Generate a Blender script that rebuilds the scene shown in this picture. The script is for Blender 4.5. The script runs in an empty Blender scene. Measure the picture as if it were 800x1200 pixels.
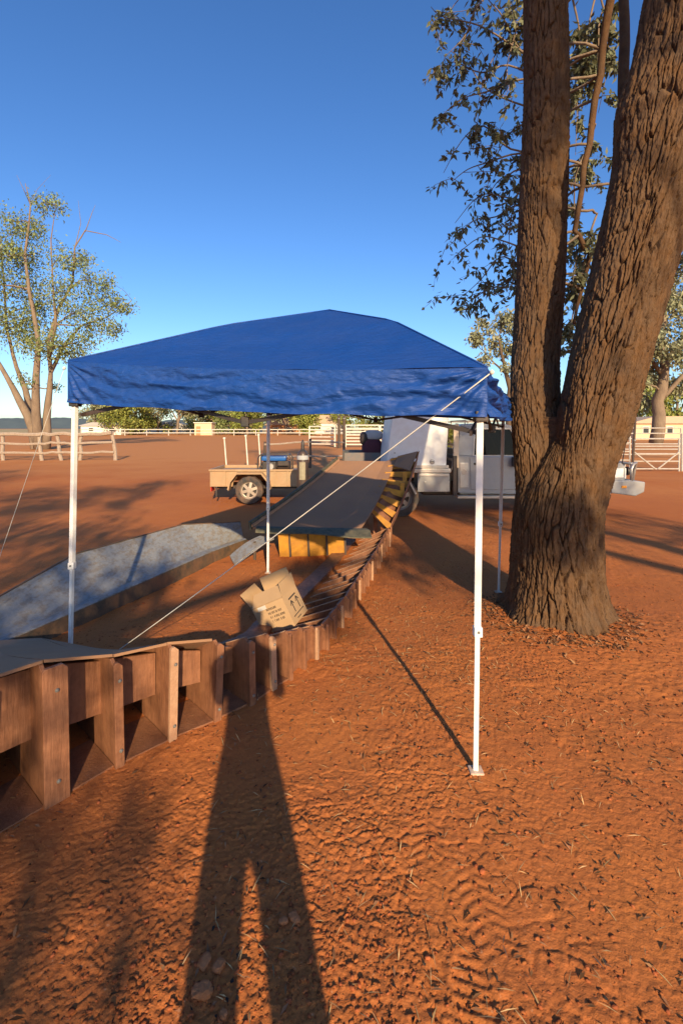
import bpy, math, random
import numpy as np
from mathutils import Vector, Matrix

random.seed(7)
np.random.seed(7)
scene = bpy.context.scene
COL = scene.collection
R = math.radians

# ------------------------------------------------------------------ camera
CAM_H = 1.6
F_PX = 550.0          # focal length in pixels of the 800 x 1200 photograph
HOR = 502.0           # horizon row
cam_d = bpy.data.cameras.new("camera")
cam_d.sensor_fit = 'VERTICAL'
cam_d.sensor_height = 36.0
cam_d.sensor_width = 24.0
cam_d.lens = F_PX / 1200.0 * 36.0
cam_d.shift_y = -(600.0 - HOR) / 1200.0
cam_d.clip_start = 0.02
cam_d.clip_end = 6000.0
cam = bpy.data.objects.new("camera", cam_d)
COL.objects.link(cam)
cam.location = (0, 0, CAM_H)
cam.rotation_euler = (R(90), 0, 0)
scene.camera = cam

# ------------------------------------------------------------------ light
SUN_TX = 0.21         # sideways run of a shadow per metre away from the camera
SUN_TZ = 0.39         # drop per metre
to_sun = Vector((SUN_TX, -1.0, SUN_TZ)).normalized()
elev = math.asin(to_sun.z)
azim = math.atan2(to_sun.x, to_sun.y)
world = bpy.data.worlds.new("World")
scene.world = world
world.use_nodes = True
wn = world.node_tree.nodes
wl = world.node_tree.links
bg = wn['Background']
sky = wn.new('ShaderNodeTexSky')
sky.sky_type = 'NISHITA'
sky.sun_disc = False
sky.sun_elevation = elev
sky.sun_rotation = azim
sky.altitude = 200
sky.air_density = 1.0
sky.dust_density = 0.8
sky.ozone_density = 4.0
hsv = wn.new('ShaderNodeHueSaturation')
hsv.inputs['Saturation'].default_value = 1.16
hsv.inputs['Hue'].default_value = 0.507
wl.new(sky.outputs[0], hsv.inputs['Color'])
wl.new(hsv.outputs[0], bg.inputs[0])
bg.inputs[1].default_value = 0.115
sun_d = bpy.data.lights.new("sun", 'SUN')
sun_d.energy = 4.4
sun_d.angle = R(0.55)
sun_d.color = (1.0, 0.77, 0.47)
sun = bpy.data.objects.new("sun", sun_d)
COL.objects.link(sun)
sun.rotation_euler = to_sun.to_track_quat('Z', 'Y').to_euler()
sun.location = (3, -20, 12)
vs = scene.view_settings
vs.view_transform = 'Standard'
vs.look = 'None'
vs.exposure = 0.86
vs.gamma = 1.0
vs.use_curve_mapping = False
scene.render.engine = 'CYCLES'
try:
    scene.cycles.use_denoising = True
    scene.cycles.denoiser = 'OPENIMAGEDENOISE'
except Exception:
    pass
scene.cycles.max_bounces = 8
scene.cycles.transparent_max_bounces = 8


# ------------------------------------------------------------------ noise
def _h(ix, iy, s):
    ix = ix.astype(np.int64)
    iy = iy.astype(np.int64)
    n = (ix * 374761393 + iy * 668265263 + s * 1442695041) & 0xFFFFFFFF
    n = ((n ^ (n >> 13)) * 1274126177) & 0xFFFFFFFF
    n = (n ^ (n >> 16)) & 0xFFFFFFFF
    n = (n * 2246822519) & 0xFFFFFFFF
    n = (n ^ (n >> 15)) & 0xFFFFFFFF
    return n.astype(np.float64) / 4294967295.0


def vnoise(x, y, s=0, per=None):
    x = np.asarray(x, float)
    y = np.asarray(y, float)
    ix = np.floor(x)
    iy = np.floor(y)
    fx = x - ix
    fy = y - iy
    fx = fx * fx * (3 - 2 * fx)
    fy = fy * fy * (3 - 2 * fy)
    jx = ix + 1
    if per:
        ix = np.mod(ix, per)
        jx = np.mod(jx, per)
    a = _h(ix, iy, s)
    b = _h(jx, iy, s)
    c = _h(ix, iy + 1, s)
    d = _h(jx, iy + 1, s)
    return (a * (1 - fx) + b * fx) * (1 - fy) + (c * (1 - fx) + d * fx) * fy


def fbm(x, y, s=0, o=4):
    t = 0
    a = 0.5
    for k in range(o):
        t = t + a * vnoise(x * 2 ** k, y * 2 ** k, s + k)
        a *= 0.5
    return t


def worley(x, y, s=0, per=None):
    ix = np.floor(x)
    iy = np.floor(y)
    f1 = np.full(np.shape(x), 9.0)
    f2 = np.full(np.shape(x), 9.0)
    cid = np.zeros(np.shape(x))
    dx1 = np.zeros(np.shape(x))
    dy1 = np.zeros(np.shape(x))
    for a in (-1, 0, 1):
        for b in (-1, 0, 1):
            cx = ix + a
            cy = iy + b
            hx = np.mod(cx, per) if per else cx
            px = cx + _h(hx, cy, s)
            py = cy + _h(hx, cy, s + 11)
            dx = x - px
            dy = y - py
            d = np.sqrt(dx * dx + dy * dy)
            nearer = d < f1
            f2 = np.where(nearer, f1, np.minimum(f2, d))
            cid = np.where(nearer, _h(hx, cy, s + 23), cid)
            dx1 = np.where(nearer, dx, dx1)
            dy1 = np.where(nearer, dy, dy1)
            f1 = np.where(nearer, d, f1)
    return f1, f2, cid, dx1, dy1


def sstep(a, b, x):
    t = np.clip((np.asarray(x, float) - a) / (b - a), 0, 1)
    return t * t * (3 - 2 * t)


TREE_X, TREE_Y = 1.84, 4.0


def gz(x, y):
    """Height of the bare ground."""
    x = np.asarray(x, float)
    y = np.asarray(y, float)
    z = -0.10 * sstep(2.6, 5.6, y) - 0.07 * sstep(7.0, 8.8, y) * sstep(16.0, 12.0, y)
    d = np.sqrt((x - TREE_X) ** 2 + (y - TREE_Y) ** 2)
    z = z + 0.07 * np.exp(-(d / 0.75) ** 2)
    near = sstep(60, 15, np.abs(y)) * sstep(60, 15, np.abs(x))
    z = z + near * 0.05 * (fbm(x * 0.35 + 5, y * 0.35, 3, 3) - 0.44)
    return z


def G(x, y):
    return float(gz(x, y))


def W(px, py, Y):
    """Point of the photograph at a given distance from the camera."""
    return Vector(((px - 400.0) / F_PX * Y, Y, CAM_H - (py - HOR) / F_PX * Y))


# ------------------------------------------------------------------ materials
MATS = {}


def mat(name, col, rough=0.7, col2=None, scale=8.0, amount=0.6, bump=0.0, bscale=60.0, metal=0.0,
        dust=0.0, dustcol=(0.36, 0.15, 0.07), spec=0.4, stretch=(1, 1, 1), trans=0.0, dscale=5.0, lo=0.35, hi=0.65,
        island=0.0, bdist=0.01, hue=1.0):
    m = bpy.data.materials.new(name)
    m.use_nodes = True
    n = m.node_tree.nodes
    l = m.node_tree.links
    p = n['Principled BSDF']
    p.inputs['Roughness'].default_value = rough
    p.inputs['Metallic'].default_value = metal
    p.inputs['Specular IOR Level'].default_value = spec
    tc = n.new('ShaderNodeTexCoord')
    mp = n.new('ShaderNodeMapping')
    mp.inputs['Scale'].default_value = stretch
    l.new(tc.outputs['Object'], mp.inputs[0])
    src = None
    rgb = n.new('ShaderNodeRGB')
    rgb.outputs[0].default_value = (*col, 1)
    src = rgb.outputs[0]
    if col2 is not None:
        no = n.new('ShaderNodeTexNoise')
        no.inputs['Scale'].default_value = scale
        no.inputs['Detail'].default_value = 8
        no.inputs['Roughness'].default_value = 0.65
        l.new(mp.outputs[0], no.inputs['Vector'])
        ra = n.new('ShaderNodeMapRange')
        ra.inputs[1].default_value = lo
        ra.inputs[2].default_value = hi
        ra.inputs[4].default_value = amount
        l.new(no.outputs['Fac'], ra.inputs[0])
        mx = n.new('ShaderNodeMix')
        mx.data_type = 'RGBA'
        l.new(ra.outputs[0], mx.inputs[0])
        l.new(src, mx.inputs[6])
        mx.inputs[7].default_value = (*col2, 1)
        src = mx.outputs[2]
    if island:
        ge = n.new('ShaderNodeNewGeometry')
        hs = n.new('ShaderNodeHueSaturation')
        ra = n.new('ShaderNodeMapRange')
        ra.inputs[3].default_value = 1 - island
        ra.inputs[4].default_value = 1 + island
        l.new(ge.outputs['Random Per Island'], ra.inputs[0])
        l.new(ra.outputs[0], hs.inputs['Value'])
        ra2 = n.new('ShaderNodeMapRange')
        ra2.inputs[3].default_value = 0.5 - island * 0.09 * hue
        ra2.inputs[4].default_value = 0.5 + island * 0.05 * hue
        mm = n.new('ShaderNodeMath')
        mm.operation = 'FRACT'
        m7 = n.new('ShaderNodeMath')
        m7.operation = 'MULTIPLY'
        m7.inputs[1].default_value = 7.31
        l.new(ge.outputs['Random Per Island'], m7.inputs[0])
        l.new(m7.outputs[0], mm.inputs[0])
        l.new(mm.outputs[0], ra2.inputs[0])
        l.new(ra2.outputs[0], hs.inputs['Hue'])
        l.new(src, hs.inputs['Color'])
        src = hs.outputs[0]
    if dust:
        no = n.new('ShaderNodeTexNoise')
        no.inputs['Scale'].default_value = dscale
        no.inputs['Detail'].default_value = 7
        no.inputs['Roughness'].default_value = 0.7
        l.new(tc.outputs['Object'], no.inputs['Vector'])
        ra = n.new('ShaderNodeMapRange')
        ra.inputs[1].default_value = 0.38
        ra.inputs[2].default_value = 0.7
        ra.inputs[4].default_value = dust
        l.new(no.outputs['Fac'], ra.inputs[0])
        mx = n.new('ShaderNodeMix')
        mx.data_type = 'RGBA'
        l.new(ra.outputs[0], mx.inputs[0])
        l.new(src, mx.inputs[6])
        mx.inputs[7].default_value = (*dustcol, 1)
        src = mx.outputs[2]
    l.new(src, p.inputs['Base Color'])
    if bump:
        no = n.new('ShaderNodeTexNoise')
        no.inputs['Scale'].default_value = bscale
        no.inputs['Detail'].default_value = 6
        l.new(mp.outputs[0], no.inputs['Vector'])
        bp = n.new('ShaderNodeBump')
        bp.inputs['Strength'].default_value = bump
        bp.inputs['Distance'].default_value = bdist
        l.new(no.outputs['Fac'], bp.inputs['Height'])
        l.new(bp.outputs[0], p.inputs['Normal'])
    if trans:
        tr = n.new('ShaderNodeBsdfTranslucent')
        l.new(src, tr.inputs[0])
        ms = n.new('ShaderNodeMixShader')
        ms.inputs[0].default_value = trans
        l.new(p.outputs[0], ms.inputs[1])
        l.new(tr.outputs[0], ms.inputs[2])
        l.new(ms.outputs[0], n['Material Output'].inputs[0])
    MATS[name] = m
    return m


def soil_material():
    m = bpy.data.materials.new('red_soil')
    m.use_nodes = True
    n = m.node_tree.nodes
    l = m.node_tree.links
    p = n['Principled BSDF']
    p.inputs['Roughness'].default_value = 0.95
    p.inputs['Specular IOR Level'].default_value = 0.12
    tc = n.new('ShaderNodeTexCoord')

    def noise(scale, detail=8, rough=0.6, lo=0.3, hi=0.7):
        no = n.new('ShaderNodeTexNoise')
        no.inputs['Scale'].default_value = scale
        no.inputs['Detail'].default_value = detail
        no.inputs['Roughness'].default_value = rough
        l.new(tc.outputs['Object'], no.inputs['Vector'])
        r = n.new('ShaderNodeMapRange')
        r.inputs[1].default_value = lo
        r.inputs[2].default_value = hi
        l.new(no.outputs['Fac'], r.inputs[0])
        return no, r.outputs[0]

    def mix(f, a, b, k=1.0):
        mx = n.new('ShaderNodeMix')
        mx.data_type = 'RGBA'
        if k != 1.0:
            mu = n.new('ShaderNodeMath')
            mu.operation = 'MULTIPLY'
            mu.inputs[1].default_value = k
            l.new(f, mu.inputs[0])
            f = mu.outputs[0]
        l.new(f, mx.inputs[0])
        for s, v in ((6, a), (7, b)):
            if isinstance(v, tuple):
                mx.inputs[s].default_value = (*v, 1)
            else:
                l.new(v, mx.inputs[s])
        return mx.outputs[2]
    _, big = noise(0.35, 6, 0.6)
    _, mid = noise(2.3, 8, 0.65)
    n3, fine = noise(38, 8, 0.7)
    _, speck = noise(110, 3, 0.5, 0.62, 0.72)
    _, pale = noise(64, 3, 0.5, 0.66, 0.74)
    c = mix(big, (0.47, 0.150, 0.038), (0.54, 0.190, 0.050))
    c = mix(mid, c, (0.40, 0.120, 0.040), 0.6)
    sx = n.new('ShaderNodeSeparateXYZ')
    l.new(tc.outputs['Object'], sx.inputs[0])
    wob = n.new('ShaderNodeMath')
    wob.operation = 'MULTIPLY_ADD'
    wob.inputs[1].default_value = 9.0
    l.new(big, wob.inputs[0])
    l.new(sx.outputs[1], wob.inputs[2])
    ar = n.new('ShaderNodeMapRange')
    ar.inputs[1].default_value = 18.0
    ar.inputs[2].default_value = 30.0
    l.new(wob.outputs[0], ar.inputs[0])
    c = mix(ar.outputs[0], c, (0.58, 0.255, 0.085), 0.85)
    c = mix(fine, c, (0.33, 0.108, 0.042), 0.45)
    c = mix(speck, c, (0.13, 0.055, 0.03), 0.5)
    c = mix(pale, c, (0.55, 0.30, 0.17), 0.45)
    l.new(c, p.inputs['Base Color'])
    b1 = n.new('ShaderNodeBump')
    b1.inputs['Strength'].default_value = 0.55
    b1.inputs['Distance'].default_value = 0.012
    l.new(n3.outputs['Fac'], b1.inputs['Height'])
    n4, _ = noise(150, 5, 0.6)
    b2 = n.new('ShaderNodeBump')
    b2.inputs['Strength'].default_value = 0.5
    b2.inputs['Distance'].default_value = 0.004
    l.new(n4.outputs['Fac'], b2.inputs['Height'])
    l.new(b1.outputs[0], b2.inputs['Normal'])
    l.new(b2.outputs[0], p.inputs['Normal'])
    return m


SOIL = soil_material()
mat('bark', (0.128, 0.066, 0.030), 0.95, (0.064, 0.036, 0.021), 14, 0.85, 0.8, 130, stretch=(1, 1, 0.3), spec=0.1, bdist=0.010, dust=0.45, dustcol=(0.14, 0.10, 0.07), dscale=9)
mat('bark_grey', (0.23, 0.17, 0.12), 0.9, (0.14, 0.10, 0.075), 3, 0.7, 0.5, 14, stretch=(1, 1, 0.4), spec=0.1, bdist=0.05)
mat('bark_dark', (0.13, 0.09, 0.06), 0.9, (0.08, 0.055, 0.04), 3, 0.7, 0.4, 14, spec=0.1)
mat('leaf_gum', (0.13, 0.14, 0.075), 0.55, None, island=0.45, trans=0.22, spec=0.35)
mat('leaf_green', (0.19, 0.235, 0.085), 0.6, None, island=0.5, trans=0.25, spec=0.3)
mat('leaf_sage', (0.25, 0.26, 0.15), 0.65, None, island=0.4, trans=0.2, spec=0.25)
mat('leaf_bush', (0.23, 0.26, 0.06), 0.65, None, island=0.5, trans=0.25, spec=0.25)
mat('litter', (0.19, 0.095, 0.046), 0.9, None, island=0.7, spec=0.1, hue=0.15)
mat('straw', (0.46, 0.30, 0.14), 0.9, None, island=0.4, spec=0.1, hue=0.2)
mat('stone_red', (0.31, 0.10, 0.034), 0.95, (0.24, 0.075, 0.028), 30, 0.8, 0.5, 120, island=0.3, spec=0.1, hue=0.3)
mat('stone_pale', (0.42, 0.17, 0.075), 0.95, (0.36, 0.12, 0.042), 25, 0.8, 0.4, 90, spec=0.1)
mat('pit_shade', (0.035, 0.028, 0.024), 0.9, None, island=0.5, spec=0.1, hue=0.1)  # shade of small soil pits, put into a dark colour
# canopy cloth with fine creases
mat('blue_cloth', (0.005, 0.056, 0.275), 0.55, (0.004, 0.047, 0.235), 3, 0.5, 0.5, 26, stretch=(0.6, 0.6, 2.2), trans=0.12,
    dust=0.10, dustcol=(0.10, 0.12, 0.2), spec=0.45, bdist=0.02)
mat('white_paint', (0.78, 0.78, 0.76), 0.4, (0.66, 0.62, 0.56), 12, 0.4, dust=0.22, dustcol=(0.55, 0.36, 0.24), dscale=14)
mat('black_steel', (0.03, 0.03, 0.032), 0.45, dust=0.15)
mat('form_ply', (0.215, 0.088, 0.043), 0.6, (0.11, 0.043, 0.022), 26, 0.9, 0.4, 90, dust=0.5, dustcol=(0.36, 0.165, 0.085), dscale=13,
    stretch=(1, 1, 0.12))
mat('ply_edge', (0.42, 0.255, 0.155), 0.8, (0.30, 0.16, 0.09), 25, 0.7, 0.3, 90, dust=0.35)
mat('deck_ply', (0.27, 0.152, 0.092), 0.8, (0.20, 0.11, 0.066), 6, 0.7, 0.12, 70, dust=0.65, dustcol=(0.37, 0.195, 0.10), spec=0.22, dscale=3)
mat('yellow_rib', (0.50, 0.235, 0.02), 0.55, (0.30, 0.13, 0.02), 8, 0.8, 0.15, 40, dust=0.5, dustcol=(0.32, 0.14, 0.045))
mat('green_lip', (0.075, 0.075, 0.05), 0.8, (0.045, 0.045, 0.035), 9, 0.8, 0.2, 50, dust=0.3, dustcol=(0.33, 0.26, 0.15), dscale=14)
mat('rubber_flap', (0.05, 0.045, 0.04), 0.8, dust=0.35, dustcol=(0.25, 0.12, 0.06))
# chute: peeling pale paint over dull metal
mat('peeling_paint', (0.20, 0.215, 0.235), 0.5, (0.17, 0.135, 0.10), 17, 0.85, 0.5, 40, dust=0.55, dustcol=(0.33, 0.32, 0.30), dscale=34, lo=0.46, hi=0.58, stretch=(1, 0.5, 1.6))
mat('chute_edge', (0.06, 0.05, 0.038), 0.7, (0.13, 0.09, 0.045), 10, 0.7, 0.3, 50, dust=0.4)
mat('cardboard', (0.44, 0.29, 0.165), 0.85, (0.38, 0.24, 0.13), 6, 0.5, 0.1, 60, spec=0.15)
mat('cardboard_inside', (0.40, 0.27, 0.16), 0.9, spec=0.1)
mat('print_ink', (0.035, 0.028, 0.025), 0.8)
mat('tape', (0.5, 0.47, 0.43), 0.35)
mat('rope', (0.55, 0.52, 0.46), 0.9)
mat('ute_grey', (0.27, 0.275, 0.285), 0.42, (0.23, 0.232, 0.24), 10, 0.5, dust=0.25, dustcol=(0.36, 0.25, 0.18), metal=0.15, dscale=7)
mat('ute_white', (0.74, 0.73, 0.71), 0.4, (0.66, 0.63, 0.58), 5, 0.5, dust=0.12, dustcol=(0.5, 0.32, 0.2))
mat('alloy', (0.42, 0.41, 0.40), 0.4, (0.32, 0.30, 0.28), 9, 0.6, metal=0.5, dust=0.3)
mat('cream_steel', (0.56, 0.45, 0.33), 0.5, dust=0.4, dustcol=(0.45, 0.26, 0.14))
mat('black_plastic', (0.022, 0.022, 0.023), 0.55, dust=0.12)
mat('tyre', (0.035, 0.034, 0.034), 0.85, dust=0.6, dustcol=(0.22, 0.115, 0.065), bump=0.3, bscale=40)
mat('rim_grey', (0.36, 0.31, 0.26), 0.5, metal=0.3, dust=0.4)
mat('seat_trim', (0.10, 0.085, 0.07), 0.9)
mat('lamp_clear', (0.70, 0.70, 0.68), 0.15)
mat('lamp_amber', (0.75, 0.28, 0.03), 0.3)
mat('lamp_red', (0.45, 0.03, 0.02), 0.3)
mat('tan_trailer', (0.36, 0.245, 0.14), 0.55, (0.29, 0.185, 0.10), 7, 0.6, 0.1, 40, dust=0.5, dustcol=(0.38, 0.19, 0.09))
mat('tank_blue', (0.015, 0.10, 0.34), 0.35)
mat('cylinder_black', (0.03, 0.03, 0.033), 0.4, dust=0.25)
mat('label_pale', (0.30, 0.26, 0.18), 0.6, (0.22, 0.18, 0.12), 20, 0.7)
mat('maroon_cloth', (0.075, 0.022, 0.035), 0.9)
mat('grey_cloth', (0.36, 0.36, 0.37), 0.9)
mat('trailer_grey', (0.10, 0.115, 0.125), 0.55, dust=0.35)
mat('red_paint', (0.42, 0.055, 0.03), 0.5, dust=0.3)
mat('old_timber', (0.36, 0.285, 0.22), 0.9, (0.22, 0.16, 0.12), 12, 0.8, 0.4, 40, stretch=(1, 1, 1))
mat('rail_white', (0.62, 0.58, 0.50), 0.6, (0.46, 0.38, 0.30), 4, 0.6)
mat('galv_steel', (0.50, 0.47, 0.42), 0.5, (0.38, 0.30, 0.23), 6, 0.6, metal=0.25)
mat('dark_post', (0.075, 0.052, 0.04), 0.9)
mat('wall_white', (0.70, 0.65, 0.56), 0.8)
mat('wall_cream', (0.60, 0.44, 0.27), 0.8)
mat('wall_rust', (0.42, 0.20, 0.09), 0.8)
mat('roof_tan', (0.44, 0.31, 0.21), 0.7)
mat('roof_grey', (0.33, 0.31, 0.30), 0.6)
mat('window_dark', (0.03, 0.035, 0.04), 0.2)
mat('hazed_scrub', (0.085, 0.115, 0.125), 0.95, (0.06, 0.085, 0.10), 0.01, 0.8)  # scrub green pushed towards blue, distance haze put into the colour
mat('dry_grass', (0.42, 0.31, 0.13), 0.95, (0.33, 0.22, 0.09), 0.08, 0.8)
mat('denim', (0.05, 0.06, 0.09), 0.9)
mat('skin_tone', (0.42, 0.25, 0.17), 0.6)
mat('shirt', (0.20, 0.20, 0.19), 0.9)
mat('dusty_foot', (0.60, 0.56, 0.50), 0.7, (0.45, 0.28, 0.17), 20, 0.8, dust=0.8, dustcol=(0.45, 0.20, 0.09), dscale=30)
mat('steel_peg', (0.20, 0.19, 0.18), 0.5, metal=0.5)


def glass_material():
    m = bpy.data.materials.new('tinted_glass')
    m.use_nodes = True
    n = m.node_tree.nodes
    l = m.node_tree.links
    gl = n.new('ShaderNodeBsdfGlossy')
    gl.inputs['Roughness'].default_value = 0.03
    tr = n.new('ShaderNodeBsdfTransparent')
    tr.inputs[0].default_value = (0.11, 0.12, 0.115, 1)
    fr = n.new('ShaderNodeFresnel')
    fr.inputs[0].default_value = 1.2
    ms = n.new('ShaderNodeMixShader')
    l.new(fr.outputs[0], ms.inputs[0])
    l.new(tr.outputs[0], ms.inputs[1])
    l.new(gl.outputs[0], ms.inputs[2])
    l.new(ms.outputs[0], n['Material Output'].inputs[0])
    MATS['tinted_glass'] = m


glass_material()


# ------------------------------------------------------------------ mesh builder
def tag(o, label=None, cat=None, group=None, kind=None):
    if label:
        o['label'] = label
    if cat:
        o['category'] = cat
    if group:
        o['group'] = group
    if kind:
        o['kind'] = kind
    return o


def thing(name, label, cat, loc, group=None):
    o = bpy.data.objects.new(name, None)
    o.empty_display_size = 0.2
    COL.objects.link(o)
    o.location = loc
    return tag(o, label, cat, group)


def root_loc(o):
    v = Vector((0, 0, 0))
    while o is not None:
        v = v + Vector(o.location)
        o = o.parent
    return v


def link_mesh(name, me, m, parent=None, smooth=False, loc=None):
    o = bpy.data.objects.new(name, me)
    COL.objects.link(o)
    if m is not None:
        me.materials.append(MATS[m] if isinstance(m, str) else m)
    if smooth:
        me.polygons.foreach_set('use_smooth', [True] * len(me.polygons))
    if parent is not None:
        o.parent = parent
    elif loc is not None:
        o.location = loc
    return o


class MB:
    """Collects shapes in world (or xf-local) space; build() links them as ONE mesh object."""

    def __init__(self, xf=None):
        self.v = []
        self.f = []
        self.xf = xf

    def add(self, vs, fs):
        b = len(self.v)
        self.v += [Vector(p) for p in vs]
        self.f += [tuple(i + b for i in f) for f in fs]
        return self

    def box(self, lo, hi):
        x0, y0, z0 = lo
        x1, y1, z1 = hi
        return self.add([(x0, y0, z0), (x1, y0, z0), (x1, y1, z0), (x0, y1, z0), (x0, y0, z1), (x1, y0, z1), (x1, y1, z1), (x0, y1, z1)],
                        [(0, 3, 2, 1), (4, 5, 6, 7), (0, 1, 5, 4), (1, 2, 6, 5), (2, 3, 7, 6), (3, 0, 4, 7)])

    def cbox(self, lo, hi, c=0.01):
        """Box with chamfered edges (24 vertices)."""
        lo = Vector(lo)
        hi = Vector(hi)
        c = min(c, min(hi - lo) * 0.45)
        import bmesh
        bm = bmesh.new()
        r = bmesh.ops.create_cube(bm, size=1.0)
        for v in bm.verts:
            v.co = Vector([lo[i] + (v.co[i] + 0.5) * (hi[i] - lo[i]) for i in range(3)])
        bmesh.ops.bevel(bm, geom=bm.edges[:], offset=c, segments=2, profile=0.6, affect='EDGES')
        bm.verts.index_update()
        self.add([v.co.copy() for v in bm.verts], [[v.index for v in f.verts] for f in bm.faces])
        bm.free()
        return self

    def bar(self, p, q, w, h=None, up=(0, 0, 1)):
        h = w if h is None else h
        p = Vector(p)
        q = Vector(q)
        d = (q - p).normalized()
        up = Vector(up)
        if abs(d.dot(up)) > 0.98:
            up = Vector((0, 1, 0))
        s = d.cross(up).normalized() * (w / 2)
        u = s.normalized().cross(d).normalized() * (h / 2)
        vs = [p - s - u, p + s - u, p + s + u, p - s + u, q - s - u, q + s - u, q + s + u, q - s + u]
        return self.add(vs, [(0, 3, 2, 1), (4, 5, 6, 7), (0, 1, 5, 4), (1, 2, 6, 5), (2, 3, 7, 6), (3, 0, 4, 7)])

    def tube(self, pts, rad, n=8, cap=True):
        pts = [Vector(p) for p in pts]
        if not hasattr(rad, '__len__'):
            rad = [rad] * len(pts)
        b = len(self.v)
        ref = Vector((0.13, 0.21, 0.97))
        prev = None
        for i, p in enumerate(pts):
            a = pts[max(i - 1, 0)]
            c = pts[min(i + 1, len(pts) - 1)]
            d = (c - a).normalized()
            if prev is None:
                s = d.cross(ref)
                if s.length < 0.05:
                    s = d.cross(Vector((1, 0, 0)))
                s.normalize()
            else:
                s = (prev - d * prev.dot(d)).normalized()
            prev = s
            t = d.cross(s)
            for k in range(n):
                an = 2 * math.pi * k / n
                self.v.append(p + (s * math.cos(an) + t * math.sin(an)) * rad[i])
        for i in range(len(pts) - 1):
            for k in range(n):
                k2 = (k + 1) % n
                self.f.append((b + i * n + k, b + i * n + k2, b + (i + 1) * n + k2, b + (i + 1) * n + k))
        if cap:
            self.f.append(tuple(b + k for k in range(n))[::-1])
            e = b + (len(pts) - 1) * n
            self.f.append(tuple(e + k for k in range(n)))
        return self

    def prism(self, poly, d):
        """Polygon (3-D points) extruded by vector d."""
        d = Vector(d)
        n = len(poly)
        vs = [Vector(p) for p in poly] + [Vector(p) + d for p in poly]
        fs = [tuple(range(n))[::-1], tuple(range(n, 2 * n))]
        for i in range(n):
            j = (i + 1) % n
            fs.append((i, j, n + j, n + i))
        return self.add(vs, fs)

    def lathe(self, prof, c, axis='z', n=24):
        b = len(self.v)
        c = Vector(c)
        for r, h in prof:
            for k in range(n):
                a = 2 * math.pi * k / n
                if axis == 'z':
                    q = Vector((r * math.cos(a), r * math.sin(a), h))
                elif axis == 'y':
                    q = Vector((r * math.cos(a), h, r * math.sin(a)))
                else:
                    q = Vector((h, r * math.cos(a), r * math.sin(a)))
                self.v.append(c + q)
        for i in range(len(prof) - 1):
            for k in range(n):
                k2 = (k + 1) % n
                self.f.append((b + i * n + k, b + i * n + k2, b + (i + 1) * n + k2, b + (i + 1) * n + k))
        return self

    def build(self, name, m, parent=None, smooth=False, bevel=0.0, loc=None, auto=False):
        me = bpy.data.meshes.new(name)
        vs = self.v
        if self.xf is not None:
            vs = [self.xf @ p for p in vs]
        off = root_loc(parent) if parent is not None else Vector(loc or (0, 0, 0))
        me.from_pydata([tuple(p - off) for p in vs], [], self.f)
        me.validate()
        o = link_mesh(name, me, m, parent, smooth or auto, loc=off if parent is None else None)
        if bevel:
            md = o.modifiers.new('bevel', 'BEVEL')
            md.width = bevel
            md.segments = 2
            md.limit_method = 'ANGLE'
            md.angle_limit = R(35)
        if auto:
            md = o.modifiers.new('edges', 'EDGE_SPLIT')
            md.split_angle = R(38)
        return o


def np_mesh(name, verts, quads):
    me = bpy.data.meshes.new(name)
    nv = len(verts)
    nq = len(quads)
    k = quads.shape[1]
    me.vertices.add(nv)
    me.vertices.foreach_set('co', np.asarray(verts, np.float32).ravel())
    me.loops.add(nq * k)
    me.loops.foreach_set('vertex_index', np.asarray(quads, np.int32).ravel())
    me.polygons.add(nq)
    me.polygons.foreach_set('loop_start', np.arange(0, nq * k, k, dtype=np.int32))
    me.polygons.foreach_set('loop_total', np.full(nq, k, np.int32))
    me.update(calc_edges=True)
    return me


def grid_quads(nr, nc, wrap=False):
    i = np.arange(nr - 1)[:, None]
    j = np.arange(nc if wrap else nc - 1)[None, :]
    j2 = (j + 1) % nc
    a = i * nc + j
    b = i * nc + j2
    c = (i + 1) * nc + j2
    d = (i + 1) * nc + j
    return np.stack([a, b, c, d], -1).reshape(-1, 4)


def leaf_mesh(name, pos, length, width, droop=0.6, seed=1):
    """One kite-shaped blade per position, hanging by 'droop'."""
    rng = np.random.RandomState(seed)
    n = len(pos)
    d = rng.normal(size=(n, 3))
    d[:, 2] -= droop * 2.0
    d /= np.linalg.norm(d, axis=1)[:, None] + 1e-9
    s = np.cross(d, rng.normal(size=(n, 3)))
    s /= np.linalg.norm(s, axis=1)[:, None] + 1e-9
    L = length * rng.uniform(0.65, 1.3, n)[:, None]
    Wd = width * rng.uniform(0.7, 1.3, n)[:, None]
    nrm = np.cross(d, s)
    p0 = pos
    p1 = pos + d * L * 0.42 + s * Wd * 0.5 + nrm * L * 0.05
    p2 = pos + d * L
    p3 = pos + d * L * 0.42 - s * Wd * 0.5 + nrm * L * 0.05
    v = np.stack([p0, p1, p2, p3], 1).reshape(-1, 3)
    q = np.arange(n * 4).reshape(n, 4)
    return np_mesh(name, v, q)


# ------------------------------------------------------------------ ground
def axis_lines(segs, far_lo, far_hi, growth=1.16):
    pts = []
    for a, b, st in segs:
        pts += list(np.arange(a, b - st * 0.3, st))
    pts.append(segs[-1][1])
    st = segs[-1][2]
    x = pts[-1]
    hi = []
    while x < far_hi:
        st *= growth
        x += st
        hi.append(x)
    st = segs[0][2]
    x = pts[0]
    lo = []
    while x > far_lo:
        st *= growth
        x -= st
        lo.append(x)
    return np.array(lo[::-1] + pts + hi)


xs = axis_lines([(-3.0, -1.2, 0.016), (-1.2, 1.4, 0.0058), (1.4, 4.0, 0.014)], -2600, 2600)
ys = axis_lines([(0.98, 2.2, 0.0058), (2.2, 4.2, 0.012), (4.2, 8.0, 0.03)], -400, 3000)
GX, GY = np.meshgrid(xs, ys)


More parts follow.
